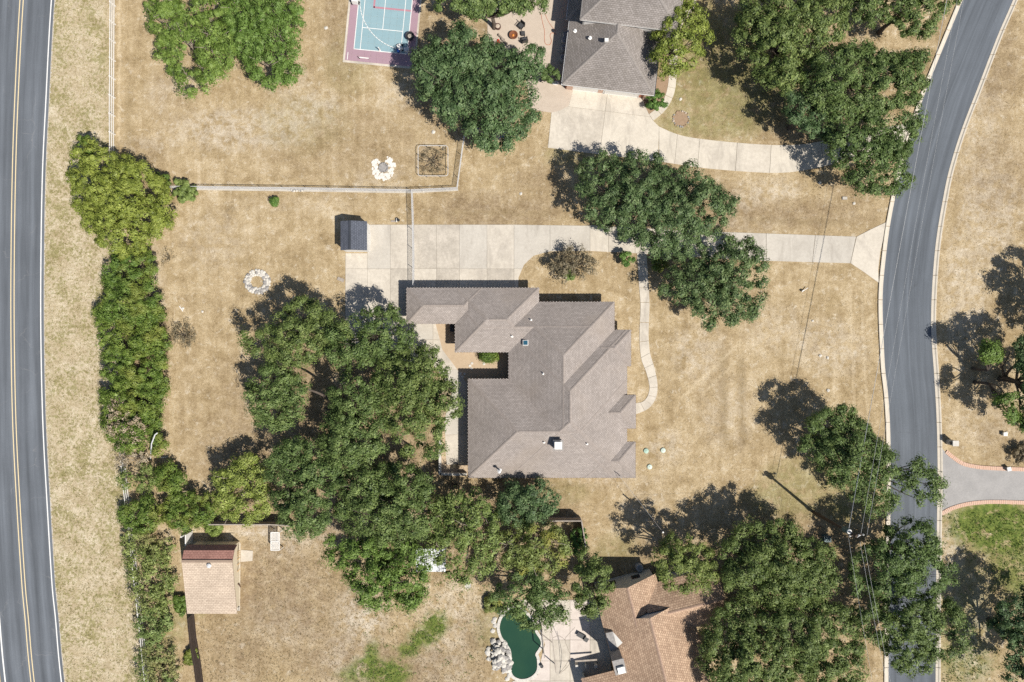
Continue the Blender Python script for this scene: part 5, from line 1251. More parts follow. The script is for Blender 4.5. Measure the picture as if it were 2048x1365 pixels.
# ---------- dry grass and weeds
G['brushlight'] = foliage('rough_weed_blades', col(.17, .13, .075), col(.29, .23, .14), col(.42, .35, .23), trans=.1, rough=.8)
def grass():
    rs = np.random.RandomState(9)
    hwx = lambda py: np.interp(py, [p[0] for p in HW_EDGE], [p[1] for p in HW_EDGE])
    blocks = [[(735, 440), (1780, 440), (1780, 580), (690, 700), (690, 440)], [(805, 565), (1285, 570), (1320, 700), (1320, 830), (1285, 965), (870, 965), (800, 640)], [(1090, 160), (1330, 180), (1320, 260), (1500, 285), (1690, 270), (1690, 350), (1500, 350), (1090, 305)],
              [(960, -20), (1330, -20), (1330, 180), (960, 180)], [(1270, 500), (1320, 500), (1320, 830), (1270, 830)], [(1880, 890), (2100, 935), (2100, 1015), (1880, 1030)], [(685, -20), (850, -20), (835, 140), (685, 130)], [(970, 1225), (1100, 1225), (1100, 1380), (970, 1380)], [(1080, 1160), (1420, 1140), (1420, 1380), (1080, 1380)], [(360, 1080), (510, 1080), (510, 1235), (360, 1235)], [(680, 435), (740, 435), (740, 510), (680, 510)]]
    def tufts(name, label, n, region, mat, hmin, hmax, blades, w):
        px = rs.uniform(region[0], region[1], n); py = rs.uniform(region[2], region[3], n)
        st_l = np.interp(py, [p[0] for p in ST_L], [p[1] for p in ST_L]) - 12; st_r = np.interp(py, [p[0] for p in ST_R], [p[1] for p in ST_R]) + 12
        ok = (px > hwx(py) + 9) & ~((px > st_l) & (px < st_r))
        fx = np.interp(py, [0, 300, 500, 900, 1365], [224, 222, 227, 247, 292])
        if mat == 'weed': ok &= (px < fx) & (np.sin(px * .11 + 2 * np.sin(py * .05)) + np.sin(py * .13 + np.sin(px * .07) * 2) + np.sin(px * .31 + py * .23) > rs.uniform(-1.6, 1.4, n))
        if mat == 'straw': ok &= (px > fx)
        if mat == 'grass':
            d = np.zeros(n)
            for x, y, rx, ry in ((1990, 1050, 110, 70), (870, 1250, 26, 24), (846, 1274, 32, 22), (816, 1299, 24, 16), (772, 1346, 46, 24), (735, 1338, 34, 24), (745, 1302, 14, 20), (700, 1352, 30, 20), (2050, 1130, 90, 90), (1930, 1330, 60, 60)): d = np.maximum(d, 1.2 - ((px - x) / rx) ** 2 - ((py - y) / ry) ** 2)
            d = d + .35 * np.sin(px * .13 + 1.5 * np.sin(py * .07)) + .3 * np.sin(py * .19 + px * .05) - .2
            ok &= (d > rs.rand(n) * 1.0) & ~((px < st_r))| ((d > rs.rand(n)) & (px < 1000))
        for b_ in blocks:
            inb = np.zeros(n, bool); j = len(b_) - 1
            for i in range(len(b_)):
                (xi, yi), (xj, yj) = b_[i], b_[j]
                if yi != yj: inb ^= ((yi > py) != (yj > py)) & (px < (xj - xi) * (py - yi) / (yj - yi) + xi)
                j = i
            ok &= ~inb
        px, py = px[ok], py[ok]; n = len(px)
        X, Y = (px - 1024) * S, (682.5 - py) * S
        k = blades; a = rs.uniform(0, 6.283, (n, k)); h = rs.uniform(hmin, hmax, (n, k)); ln = rs.uniform(.3, .9, (n, k)) * h; ww = w * rs.uniform(.6, 1.3, (n, k))
        cx = X[:, None] + rs.normal(0, .05, (n, k)); cy = Y[:, None] + rs.normal(0, .05, (n, k))
        ca, sa = np.cos(a), np.sin(a); z = np.zeros((n, k))
        V = np.stack([np.stack([cx - sa * ww, cy + ca * ww, z + .002], -1), np.stack([cx + sa * ww, cy - ca * ww, z + .002], -1), np.stack([cx + ca * ln, cy + sa * ln, h], -1)], 2).reshape(-1, 3)
        me = bpy.data.meshes.new(name); mesh_np(me, V, np.arange(len(V)).reshape(-1, 3))
        tag(link_mesh(name, me, G[mat]), label, 'grass', kind='stuff')
    tufts('dry_grass', 'short dry straw grass over the lawns', 60000, (200, 2060, -10, 1375), 'straw', .02, .07, 3, .03)
    tufts('roadside_weeds', 'pale weeds and grass clumps along the highway verge', 26000, (70, 300, -10, 1375), 'weed', .03, .11, 3, .035)
    tufts('yard_weeds', 'rough dry weeds over the lower back yard', 7000, (395, 985, 1070, 1372), 'brushlight', .03, .12, 3, .04)
    tufts('green_grass', 'green watered grass patches', 40000, (700, 2060, 990, 1375), 'grass', .06, .2, 3, .045)
grass()
# ================================================================ FENCES, POLES, OUTDOOR THINGS
def along(pts, step):
    """evenly spaced points along a ground path given in px"""
    P = [at(*p) for p in pts]; out = []; acc = 0.0
    for a, b in zip(P, P[1:]):
        L = (b - a).length
        while acc <= L: out.append(a + (b - a) * (acc / L)); acc += step
        acc -= L
    out.append(P[-1]); return out
def rail_fence(label, pts, step=2.2, h=1.25):
    ps = along(pts, step); root = thing('rail_fence', ps[0], label, 'fence')
    for p in ps: MB().box((p.x, p.y, h / 2), (.12, .12, h)).build('post', M['white_paint'], root)
    for a, b in zip(ps, ps[1:]):
        if (b - a).length < .3: continue
        for z in (.35, .75, 1.15): MB().bar((a.x, a.y, z), (b.x, b.y, z), .045, .14).build('rail', M['white_paint'], root)
rail_fence('white three-rail fence along the highway verge', [(232, -60), (231, 100), (230, 240), (231, 330), (237, 480), (240, 600), (243, 760), (248, 870), (256, 960), (268, 1060), (280, 1170), (290, 1260), (303, 1390)])

def chain_fence(label, pts, step=2.75, h=1.2):
    ps = along(pts, step); root = thing('chain_link_fence', ps[0], label, 'fence')
    for p in ps: MB().tube([(p.x, p.y, -.05), (p.x, p.y, h + .04)], .032, 6).build('post', M['galv'], root)
    P = [at(*q) for q in pts]; fb = MB()
    for a, b in zip(P, P[1:]):
        MB().tube([(a.x, a.y, h), (b.x, b.y, h)], .028, 6).build('top_rail', M['galv'], root)
        d = b - a; L = d.length; e = d / L; sp = .13; n = int(L / sp)
        for i in range(-int(h / sp), n):
            for sg in (1, -1):
                u0, u1 = i * sp, i * sp + h; z0, z1 = (0.02, h) if sg > 0 else (h, 0.02)
                if u0 < 0: t = -u0 / h; z0 += (z1 - z0) * t; u0 = 0
                if u1 > L: t = (u1 - L) / (u1 - u0); z1 -= (z1 - z0) * t; u1 = L
                if u1 - u0 > .02: fb.bar(a + e * u0 + Vector((0, 0, z0)), a + e * u1 + Vector((0, 0, z1)), .007, .007)
    o = fb.build('mesh_fabric', M['galv'], root); o['kind'] = 'stuff'
chain_fence('galvanised chain-link fence across the upper lawn, turning up beside the trampoline frame', [(342, 377), (600, 380), (824, 384), (915, 380), (931, 262)])
chain_fence('galvanised chain-link fence crossing the driveway to the garage corner', [(826, 386), (828, 450), (829, 505), (829, 574)], h=1.5, step=2.3)
# pale stone strip under the chain-link
b = MB(); b.face([(p.x, p.y, .006) for p in reversed([at(345, 374), at(600, 377), at(824, 381), at(915, 377), at(917, 382), at(824, 387), at(600, 383.5), at(345, 380)])])
tag(b.build('gravel_strip', M['concrete_grey']), 'pale bare strip under the chain-link fence', kind='structure')
t = thing('stone_row', at(592, 382), 'row of small grey stones under the chain-link fence', 'stones')
rr = random.Random(12)
for i in range(12): MB().rock((*at2(578 + i * 2.6, 381 + rr.uniform(-1.5, 1.8)), .05), rr.uniform(.08, .16), rr).build('stone', M['greystone' if i % 2 else 'limestone'], t)

def board_fence(label, pts, h=1.8, mat='fence_wood', cap=True, w=.14):
    P = [at(*q) for q in pts]; root = thing('board_fence', P[0], label, 'fence'); rs = random.Random(len(pts) * 7)
    for a, b in zip(P, P[1:]):
        d = b - a; L = d.length; e = d / L; n = max(1, int(L / (w + .008))); ang = math.atan2(d.y, d.x)
        for i in range(n):
            c = a + e * ((i + .5) * L / n); hh = h + rs.uniform(-.03, .03)
            MB().box((c.x, c.y, hh / 2), (L / n - .01, .025, hh), ang).build('board', M[mat], root)
        nn = Vector((-e.y, e.x, 0)) * .045
        for z in (.4, h - .3): MB().bar(a + nn + Vector((0, 0, z)), b + nn + Vector((0, 0, z)), .05, .09).build('rail', M[mat], root)
        if cap: MB().bar(a + Vector((0, 0, h + .045)), b + Vector((0, 0, h + .045)), .13, .04).build('cap', M['fence_wood'], root)
board_fence('dark board fence running down from the barn corner', [(388, 1226), (393, 1275), (401, 1320), (410, 1390)], 1.8, 'fence_dark', False)
board_fence('wooden fence behind the barn and arbour', [(428, 1042), (480, 1042), (550, 1042), (590, 1044)], 1.7, 'fence_wood')
board_fence('wooden fence corner below the main house', [(1095, 1034), (1160, 1034), (1164, 1058), (1168, 1085)], 1.9, 'fence_wood')
t = thing('white_post', at(380, 1078), 'white corner post at the barn upper left', 'post'); MB().bar(at(378, 1066, .9), at(378, 1088, .9), .1, 1.8).build('panel', M['white_paint'], t); MB().box((*at2(378, 1065), 1.0), (.14, .14, 2.0)).build('cap', M['white_paint'], t)
# low garden wall west of the main house
gw_ = thing('garden_wall', at(881, 945), 'low pale stone garden wall with a corner beside the house', 'wall')
for i, (a, b_) in enumerate((((881, 840), (881, 872)), ((881, 872), (881, 908)), ((881, 908), (881, 948)), ((881, 946), (908, 947)), ((908, 947), (934, 947)))):
    MB().bar(at(*a) + Vector((0, 0, .42)), at(*b_) + Vector((0, 0, .42)), .26, .84).build('wall_length', M['limestone'], gw_)

# ---------- utility pole, wires
PT = at(1712, 1073, 10.2); PB = Vector((PT.x, PT.y, 0))
up_ = thing('utility_pole', PB, 'tall wooden utility pole with grey transformer and wires', 'utility pole')
MB().tube([(PB.x, PB.y, -.2), (PB.x, PB.y, 5), (PB.x, PB.y, 10.3)], [.19, .16, .125], 9).build('pole', M['pole_wood'], up_)
tc = Vector((PB.x - .35, PB.y + .28, 8.9)); tr_ = MB(); tr_.lathe(tc, [(.28, -.55), (.30, -.5), (.30, .5), (.26, .58), (.08, .66)], 14); tro = tr_.build('transformer', M['teal'], up_)
MB().lathe((tc.x, tc.y, tc.z + .6), [(.27, 0), (.24, .06), (.1, .12)], 14).build('lid', M['bulb'], tro)
for dx in (-.1, .12): MB().lathe((tc.x + dx, tc.y, tc.z + .62), [(.05, 0), (.07, .1), (.04, .2), (.06, .28), (.02, .34)], 8).build('bushing', M['greystone'], tro)
MB().bar((PB.x - .1, PB.y + .1, 8.7), (tc.x, tc.y, 8.7), .1).build('bracket', M['galv'], up_)
MB().bar((PB.x - .6, PB.y - .12, 9.75), (PB.x + 1.0, PB.y + .1, 9.75), .1, .12).build('cross_arm', M['pole_wood'], up_)
for dx in (-.5, .45, .9): MB().lathe((PB.x + dx, PB.y + dx * .1, 9.82), [(.06, 0), (.09, .06), (.05, .12), (.08, .18), (.03, .26)], 8).build('insulator', M['bulb'], up_)
MB().bar((PB.x + .9, PB.y + .1, 9.75), (PB.x + .5, PB.y - .35, 9.4), .05).build('brace', M['galv'], up_)
def wire(label, pts, r=.022, sag=.0, mat='wire', n=14):
    a, b_ = Vector(pts[0]), Vector(pts[1])
    P = [a.lerp(b_, i / n) + Vector((0, 0, -sag * 4 * (i / n) * (1 - i / n))) for i in range(n + 1)]
    o = MB().tube(P, r, 4).build('overhead_wire', M[mat]); return tag(o, label, 'wire', 'overhead wires at the utility pole')
wire('overhead wire north from the pole, middle of three', [at(1722, 1068, 10.0), at(1945, -160, 9.6)], .012, .3)
wire('overhead wire north from the pole, rightmost of three', [at(1734, 1070, 10.0), at(1958, -160, 9.6)], .012, .3)
wire('thick lower cable north from the pole, leftmost of three', [at(1697, 1062, 8.3), at(1925, -160, 8.0)], .026, .3)
wire('overhead wire south from the pole, left of the pair', [at(1720, 1084, 10.0), at(1800, 1500, 9.6)], .011, .2)
wire('overhead wire south from the pole, right of the pair', [at(1728, 1086, 10.0), at(1809, 1500, 9.6)], .011, .2)
wire('lower cable south from the pole', [at(1697, 1075, 8.0), at(1766, 1480, 7.8)], .010, .2)
wire('service wire west from the pole to the small service pole', [at(1705, 1077, 8.3), at(1326, 1065, 6.0)], .008, .4, 'pole_wood')
hm = on_roof(1237, 949)
wire('service wire from the small pole to the main house roof', [at(1326, 1065, 6.0), hm + Vector((-.14, .1, .95))], .012, .2)
sp_ = thing('service_pole', Vector((at(1326, 1065, 6.1).x, at(1326, 1065, 6.1).y, 0)), 'thin service pole among the olive tree shadow', 'utility pole')
q = at(1326, 1065, 6.1); MB().tube([(q.x, q.y, 0), (q.x, q.y, 6.1)], [.11, .08], 8).build('pole', M['pole_wood'], sp_); MB().lathe((q.x, q.y, 6.08), [(.1, 0), (.1, .06), (.04, .1)], 8).build('cap', M['bulb'], sp_)
t = thing('transformer_box', at(1650, 1072), 'teal metal utility box below the pole', 'utility box'); q = at(1650, 1075); MB().box((q.x, q.y, .35), (.8, .7, .7)).build('cabinet', M['teal'], t); MB().box((q.x, q.y, .73), (.86, .76, .06)).build('lid', M['teal'], t)

# ---------- mailbox pillar
t = thing('mailbox_pillar', at(1897, 884), 'pale stone mailbox pillar beside the kerb at the asphalt drive', 'mailbox')
q = at(1897, 884); MB().box((q.x, q.y, .65), (.62, .55, 1.3)).build('pillar', M['limestone'], t)
MB().box((q.x, q.y, 1.34), (.72, .65, .08)).build('cap', M['limestone'], t); MB().box((q.x - .3, q.y, .95), (.2, .3, .26)).build('mailbox', M['black_metal'], t)

# ---------- rings of stone
def stone_ring(label, px, py, r, n, rock, mats, rows=1, seed=1, squash=.92):
    t = thing('stone_ring', at(px, py), label, 'stone ring'); rs = random.Random(seed); c = at(px, py)
    for k in range(rows):
        for i in range(n - k * 3):
            a = 2 * math.pi * (i + rs.uniform(-.2, .2)) / (n - k * 3); q = r - k * rock * 1.15 + rs.uniform(-.06, .06)
            MB().rock((c.x + q * math.cos(a), c.y + q * math.sin(a) * squash, rock * .3), rock * rs.uniform(.7, 1.2), rs).build('stone', M[rs.choice(mats)], t)
    return t
stone_ring('white limestone fire ring on the lawn beside the big grove', 515, 564, 1.45, 26, .22, ['limestone', 'limestone', 'greystone'], 3, 5)
fr = thing('fire_pit', at(764, 335), 'grey stone fire pit ringed by scattered white rock', 'fire pit')
rs_ = random.Random(21); c = at(767, 336)
for i in range(14):
    a = 2 * math.pi * i / 14; MB().rock((c.x + .52 * math.cos(a), c.y + .5 * math.sin(a), .08), .13 * rs_.uniform(.8, 1.2), rs_).build('stone', M['greystone'], fr)
for i in range(120):
    a = rs_.uniform(-2.9, 1.2) if i % 3 else rs_.uniform(2.2, 3.3); q = rs_.uniform(.75, 1.35)
    MB().rock((c.x + q * math.cos(a), c.y + q * math.sin(a) * 1.05, .03), rs_.uniform(.04, .1), rs_, .35).build('stone', M['ash'], fr)
MB().lathe((c.x, c.y, .01), [(.5, 0), (.5, .02), (.1, .03)], 12).build('ash_bed', M['greystone'], fr)
b = MB()
for i in range(110):
    a = rs_.uniform(0, 6.28); q = rs_.uniform(.7, 1.45); x, y = c.x + q * math.cos(a), c.y + q * math.sin(a); w = rs_.uniform(.1, .3)
    if a > 1.3 and a < 2.2: continue
    b.face([(x + w * math.cos(u) * rs_.uniform(.6, 1), y + w * math.sin(u) * rs_.uniform(.6, 1), .006 + i * .0004) for u in (0, 1.2, 2.4, 3.6, 4.8)])
o = b.build('white_gravel', M['ash'], fr); o['kind'] = 'stuff'
stone_ring('ring of mulch-brown edging stones on the green-tan lawn by the upper drive', 1362, 238, .95, 22, .13, ['mulch', 'greystone', 'pavers'], 1, 8, 1)
b = MB(); c = at(1362, 238); b.lathe((c.x, c.y, .004), [(.85, 0), (.85, .012), (.05, .02)], 20); tag(b.build('mulch_bed', M['mulch']), 'brown mulch inside the lawn stone ring', kind='structure')

# ---------- septic lids, boxes, yard bits
for i, (x, y, m, lb_) in enumerate(((1292, 902, 'green_lid', 'green round septic lid nearest the main house'), (1326, 901, 'pale_lid', 'pale green round septic lid farthest right of the three'), (1299, 934, 'pale_lid', 'pale green round septic lid lowest of the three'))):
    t = thing('septic_lid', at(x, y), lb_, 'lid', 'septic lids on the front lawn'); c = at(x, y)
    MB().lathe((c.x, c.y, 0), [(.31, 0), (.31, .1), (.27, .15), (.1, .18)], 18).build('dome', M[m], t)
    MB().lathe((c.x, c.y, .17), [(.06, 0), (.06, .04), (.03, .05)], 8).build('knob', M[m], t)
def rocks(label, spots, mats=('limestone',), seed=1, name='yard_stone', cat='stone', rad=.2):
    rs = random.Random(seed)
    for i, (x, y, lb_) in enumerate(spots):
        c = at(x, y); o = MB().rock((c.x, c.y, rad * .2), rad * rs.uniform(.7, 1.2), rs, .5, 9).build(name, M[mats[i % len(mats)]]); tag(o, lb_, cat, label)
rocks('loose white stones on the lawns', [(405, 624, 'large white stone on the left lawn between hedge and grove'), (366, 617, 'small white stone on the left lawn near the brush pile'), (652, 57, 'small white stone between the top-left oaks and the court'), (867, 265, 'white stone just above the trampoline frame'), (1042, 388, 'white stone on the brown lawn above the long driveway'), (1708, 407, 'white stone beside the street above the driveway flare'),
      (1625, 642, 'white stone in the front lawn near the leaning stake'), (1640, 712, 'white stone, left of the pair in the front lawn near the street'), (1655, 716, 'white stone, right of the pair in the front lawn near the street'), (1656, 781, 'small white stone in the front lawn above the oak shadow'), (2018, 846, 'white stone beside the open-crowned oak'), (2012, 866, 'white stone right of the grey box at the right edge'), (1361, 199, 'small white stone on the lawn above the edging ring'), (1639, 366, 'small white stone beside the grove and the driveway')], ('limestone',), 4)
t = thing('valve_box', at(1689, 397), 'grey meter box flush in the grass near the street', 'meter box'); MB().box((*at2(1689, 397), .05), (.6, .36, .1)).build('rim', M['greystone'], t); MB().box((*at2(1689, 397), .105), (.5, .28, .03)).build('lid', M['concrete_grey'], t)
t = thing('utility_box', at(2003, 868), 'small grey box on the grass at the right edge', 'utility box'); MB().box((*at2(2006, 868), .2), (.4, .36, .4)).build('cabinet', M['galv'], t); MB().box((*at2(2006, 868), .42), (.46, .42, .05)).build('lid', M['bulb'], t)
t = thing('landscape_light', at(2012, 938), 'grey lamp box at the edge of the asphalt drive', 'lamp'); MB().box((*at2(2012, 937), .25), (.4, .4, .5), .2).build('housing', M['greystone'], t); MB().box((*at2(2012, 937), .53), (.48, .48, .06), .2).build('cap', M['galv'], t)
t = thing('leaning_stake', at(1607, 582), 'white stake with a small plate on the front lawn', 'stake'); MB().bar(at(1604, 584, .1), at(1616, 576, .35), .07).build('stake', M['white_paint'], t); MB().box((*at2(1604, 582), .25), (.3, .08, .3), .5).build('plate', M['white_paint'], t)
for lb_, a, b_, w in (('white board lying on the left lawn', (359, 613), (366, 623), .1), ('grey pallet board beside the concrete pad', (675, 557), (688, 562), .4), ('thin white pipe lying at the hedge foot', (322, 916), (336, 914), .08), ('grey plank on the lawn below the chain-link gate', (782, 443), (792, 443), .2)):
    o = MB().bar(at(*a, .06), at(*b_, .06), w, .06).build('plank', M['white_paint' if 'white' in lb_ else 'fence_wood']); tag(o, lb_, 'plank')
t = thing('white_pipe', at(302, 895), 'bent white pipe standing in the lower hedge', 'pipe'); MB().tube([at(301, 918, .3), at(302, 905, 1.6), at(303, 888, 2.6), at(310, 870, 3.0), at(315, 866, 2.9)], .07, 7).build('pipe', M['galv'], t)
t = thing('garden_hose_reel', at(796, 442), 'small black and white hose reel beside the driveway fence', 'hose reel'); MB().lathe((*at2(797, 441), .05), [(.18, 0), (.18, .06), (.06, .08), (.06, .3), (.18, .32), (.18, .36)], 12).build('drum', M['black_metal'], t); MB().box((*at2(794, 442), .2), (.08, .4, .4)).build('stand', M['white_paint'], t)
t = thing('bird_bath', at(937, 1166), 'round bird bath standing below the wispy tree', 'bird bath'); c = at(937, 1166); MB().lathe((c.x, c.y, 0), [(.2, 0), (.1, .1), (.08, .75)], 10).build('pedestal', M['greystone'], t); MB().lathe((c.x, c.y, .75), [(.1, 0), (.36, .1), (.38, .16), (.3, .12), (.05, .08)], 14).build('basin', M['limestone'], t)
t = thing('porch_bench', at(906, 655), 'dark bench in the courtyard corner shadow', 'bench'); c = at(905, 655); MB().box((c.x, c.y, .42), (.5, 1.1, .06)).build('seat', M['black_metal'], t); MB().box((c.x + .24, c.y, .7), (.05, 1.1, .5)).build('backrest', M['black_metal'], t)
for dx in (-.2, .2):
    for dy in (-.48, .48): MB().box((c.x + dx, c.y + dy, .2), (.05, .05, .4)).build('leg', M['black_metal'], t)
t = thing('garden_swing', at(775, 697), 'pale frame of a garden swing showing through the oaks', 'swing'); MB().bar(at(768, 697, 2.2), at(802, 697, 2.2), .1).build('top_beam', M['fence_wood'], t)
for x in (768, 802):
    for dy in (-8, 8): MB().bar(at(x, 697 + dy, 0), at(x, 697, 2.2), .08).build('leg', M['fence_wood'], t)

# ---------- trampoline frame without its mat
t = thing('trampoline_frame', at(866, 321), 'rectangular grey trampoline frame without mat on the upper lawn', 'trampoline')
zt = .62; c = at(866, 322, zt); hx, hy, rc = 1.78, 1.80, .3; P = []
for sx, sy, a0 in ((1, 1, 0), (-1, 1, 90), (-1, -1, 180), (1, -1, 270)):
    for k in range(5):
        a = math.radians(a0 + 22.5 * k); P.append((c.x + sx * (hx - rc) + rc * math.cos(a), c.y + sy * (hy - rc) + rc * math.sin(a), zt))
P.append(P[0]); MB().tube(P, .035, 7).build('frame', M['galv'], t)
tree('dry_weeds', 'dead brown weeds growing inside the trampoline frame', [(842, 298), (888, 298), (888, 345), (842, 345)], G['brush'], .35, .04, 120, cat='weeds', trunk=False, dmin=9, rmin=5, rmax=8, per=14, dens=7, clump=.3, gaps=.35, leaf=.12, spiky=.8)
for dx, dy in ((-hx, -.8), (-hx, .8), (hx, -.8), (hx, .8), (-.8, -hy), (.8, -hy), (-.8, hy), (.8, hy)): MB().tube([(c.x + dx, c.y + dy, zt), (c.x + dx, c.y + dy, 0)], .045, 6).build('leg', M['black_metal'], t)

# ---------- sport court
ct = thing('sport_court', at(765, 60), 'plum and green tiled sport court with white lines at the top', 'court')
e0 = Vector(at2(690, 121)); ux = (Vector(at2(822, 134)) - e0); ux.normalize(); uy = Vector((-ux.y, ux.x))
def CP(u, v): q = e0 + ux * u + uy * v; return (q.x, q.y)
W0 = 8.25; H0 = 20.0
MB().prism([CP(-.25, -.25), CP(W0 + .2, -.25), CP(W0 + .2, H0), CP(-.25, H0)], 0, .035).build('base_slab', M['concrete'], ct)
def tiles(u0, u1, v0, v1, mat, nm, sz, lip=.006, skip=None):
    nu, nv = max(1, round((u1 - u0) / sz)), max(1, round((v1 - v0) / sz)); du, dv = (u1 - u0) / nu, (v1 - v0) / nv
    for i in range(nu):
        for j in range(nv):
            a, b_, c_, d_ = u0 + i * du + lip, u0 + (i + 1) * du - lip, v0 + j * dv + lip, v0 + (j + 1) * dv - lip
            if v0 + j * dv > 9.5: continue
            MB().prism([CP(a, c_), CP(b_, c_), CP(b_, d_), CP(a, d_)], .035, .05).build(nm, M[mat], ct)
GL, GR, GB = .95, 7.7 - .35, 1.45
tiles(0, W0, 0, GB, 'court_plum', 'plum_tile', .72); tiles(0, GL, GB, 10.5, 'court_plum', 'plum_tile', .9); tiles(GR, W0, GB, 10.5, 'court_plum', 'plum_tile', .9)
tiles(GL, GR, GB, 10.5, 'court_green', 'green_tile', .8)
def cline(pts, w, mat, nm, z=.056):
    b = MB()
    for p, q in zip(pts, pts[1:]):
        p, q = Vector(p), Vector(q); d = (q - p).normalized(); n_ = Vector((-d.y, d.x)) * w / 2; d2 = d * w * .3
        b.face([(*CP(*(p - d2 - n_)), z), (*CP(*(q + d2 - n_)), z), (*CP(*(q + d2 + n_)), z), (*CP(*(p - d2 + n_)), z)])
    return b.build(nm, M[mat], ct)
cline([(GL, GB), (GR, GB)], .09, 'road_white', 'baseline'); cline([(GL, GB + .05), (GL, 12)], .09, 'road_white', 'sideline', .060); cline([(GR, GB + .05), (GR, 12)], .09, 'road_white', 'sideline', .060)
for u in (GL + .75, GR - .78): cline([(u, GB + .05), (u, 12)], .075, 'road_white', 'inner_sideline', .060)
cline([(GL + .78, GB + 2.65), (GR - .8, GB + 2.65)], .075, 'road_white', 'service_line', .058); cline([((GL + GR) / 2, GB + 2.7), ((GL + GR) / 2, 12)], .075, 'road_white', 'centre_line', .062)
arc = [(GR - .3 + 6.0 * math.cos(math.radians(a)) , 7.9 + 6.0 * math.sin(math.radians(a))) for a in range(172, 268, 4)]
cline([p for p in arc if GL < p[0] < GR], .075, 'road_white', 'arc_line', .066)
cline([((GL + GR) / 2 - 1.3, 12), ((GL + GR) / 2 - 1.3, GB + 5.2), (GR, GB + 5.2)], .22, 'court_red', 'key_line', .054)
for u in (.55, .7): pass
cline([(.28, .12), (.28, .95)], .08, 'road_white', 'corner_mark', .06)
t = thing('scooter', at(722, 115), 'child scooter lying on the court border', 'scooter'); MB().bar((*at2(719, 116), .12), (*at2(738, 118), .12), .12, .05).build('deck', M['white_paint'], t); MB().bar((*at2(715, 114), .13), (*at2(719, 118), .13), .05).build('handlebar', M['black_metal'], t)
for x, y in ((719, 117), (737, 118)): MB().lathe((*at2(x, y), .06), [(.09, 0), (.09, .04)], 10).build('wheel', M['rubber'], t)
t = thing('play_cart', at(712, 5), 'white wheeled cart at the top of the court', 'cart'); c = at(712, 3); MB().box((c.x, c.y, .5), (.75, .95, .7), -.12, .85).build('body', M['white_paint'], t); MB().box((c.x, c.y + .1, .9), (.5, .4, .12), -.12).build('seat', M['white_paint'], t)
for dx in (-.42, .42):
    for dy in (-.3, .3): MB().box((c.x + dx, c.y + dy, .18), (.1, .34, .34), -.12).build('wheel', M['rubber'], t)
t = thing('ride_on_toy', at(800, 98), 'white and blue ride-on toy at the court corner', 'toy'); c = at(800, 97); MB().box((c.x, c.y, .3), (.55, .8, .35), .5, .8).build('body', M['white_paint'], t); MB().box((c.x - .15, c.y - .45, .3), (.3, .35, .3), .5).build('nose', M['blue'], t)
for dx, dy in ((-.3, -.3), (.3, -.3), (-.3, .35), (.3, .35)): MB().lathe((c.x + dx, c.y + dy, .02), [(.06, 0), (.12, .1), (.06, .2)], 9).build('wheel', M['rubber'], t)
t = thing('toy_bin', at(815, 102), 'pale toy bin at the court corner', 'bin'); c = at(814, 102); MB().box((c.x, c.y, .25), (.55, .4, .5), .2).build('bin', M['wall_white'], t); MB().box((c.x, c.y, .52), (.6, .45, .05), .2).build('lid', M['galv'], t)
t = thing('round_pot', at(821, 76), 'big round black pot at the court edge', 'pot'); c = at(821, 76); MB().lathe((c.x, c.y, 0), [(.35, 0), (.5, .5), (.52, .6), (.44, .58), (.4, .5)], 18).build('pot', M['black_metal'], t); MB().lathe((c.x, c.y, .46), [(.4, 0), (.4, .03), (.1, .05)], 14).build('soil', M['joint'], t)
t = thing('court_post', at(760, 104), 'white post stub at the court baseline', 'post'); c = at(760, 102); MB().lathe((c.x, c.y, .05), [(.12, 0), (.12, .1), (.06, .14), (.06, .9)], 10).build('post', M['white_paint'], t)

# ---------- patio of the upper neighbour
t = thing('fire_bowl', at(1027, 73), 'rusty round fire bowl glowing orange inside on the patio', 'fire bowl'); c = at(1027, 73); MB().lathe((c.x, c.y, 0), [(.3, 0), (.32, .2), (.52, .38), (.52, .44), (.42, .42), (.3, .3), (.05, .26)], 20).build('bowl', M['rust'], t); MB().lathe((c.x - .05, c.y, .27), [(.16, 0), (.1, .12), (.03, .16)], 9).build('embers', M['orange'], t)
def patio_chair():
    t = thing('patio_chair', (0, 0, 0), 'x', 'chair', 'black patio chairs by the fire bowl')
    MB().box((0, 0, .40), (.66, .62, .08)).build('seat', M['black_metal'], t, True); MB().box((0, .34, .72), (.66, .08, .62)).build('backrest', M['black_metal'], t, True); MB().box((0, -.02, .46), (.52, .5, .08)).build('cushion', M['dark_grey'], t, True)
    for sx in (-1, 1):
        MB().box((sx * .36, 0, .58), (.06, .66, .05)).build('arm', M['black_metal'], t, True)
        for sy in (-1, 1): MB().box((sx * .33, sy * .28, .2), (.05, .05, .4)).build('leg', M['black_metal'], t, True)
    return t
pc = patio_chair(); pc.location = at(1042, 55); pc.rotation_euler = (0, 0, -.7); pc['label'] = 'black patio chair above the fire bowl'
copy_tree(pc, at(1049, 83), -2.9, None, 'black patio chair at the lower right of the fire bowl, half in tree shade')
t = thing('patio_ottoman', at(1046, 69), 'small grey ottoman between the two black chairs', 'ottoman'); c = at(1046, 69); MB().box((c.x, c.y, .22), (.5, .46, .36), .1, .9).build('cushion', M['dark_grey'], t)
for dx in (-.18, .18):
    for dy in (-.16, .16): MB().box((c.x + dx, c.y + dy, .03), (.05, .05, .1)).build('leg', M['black_metal'], t)
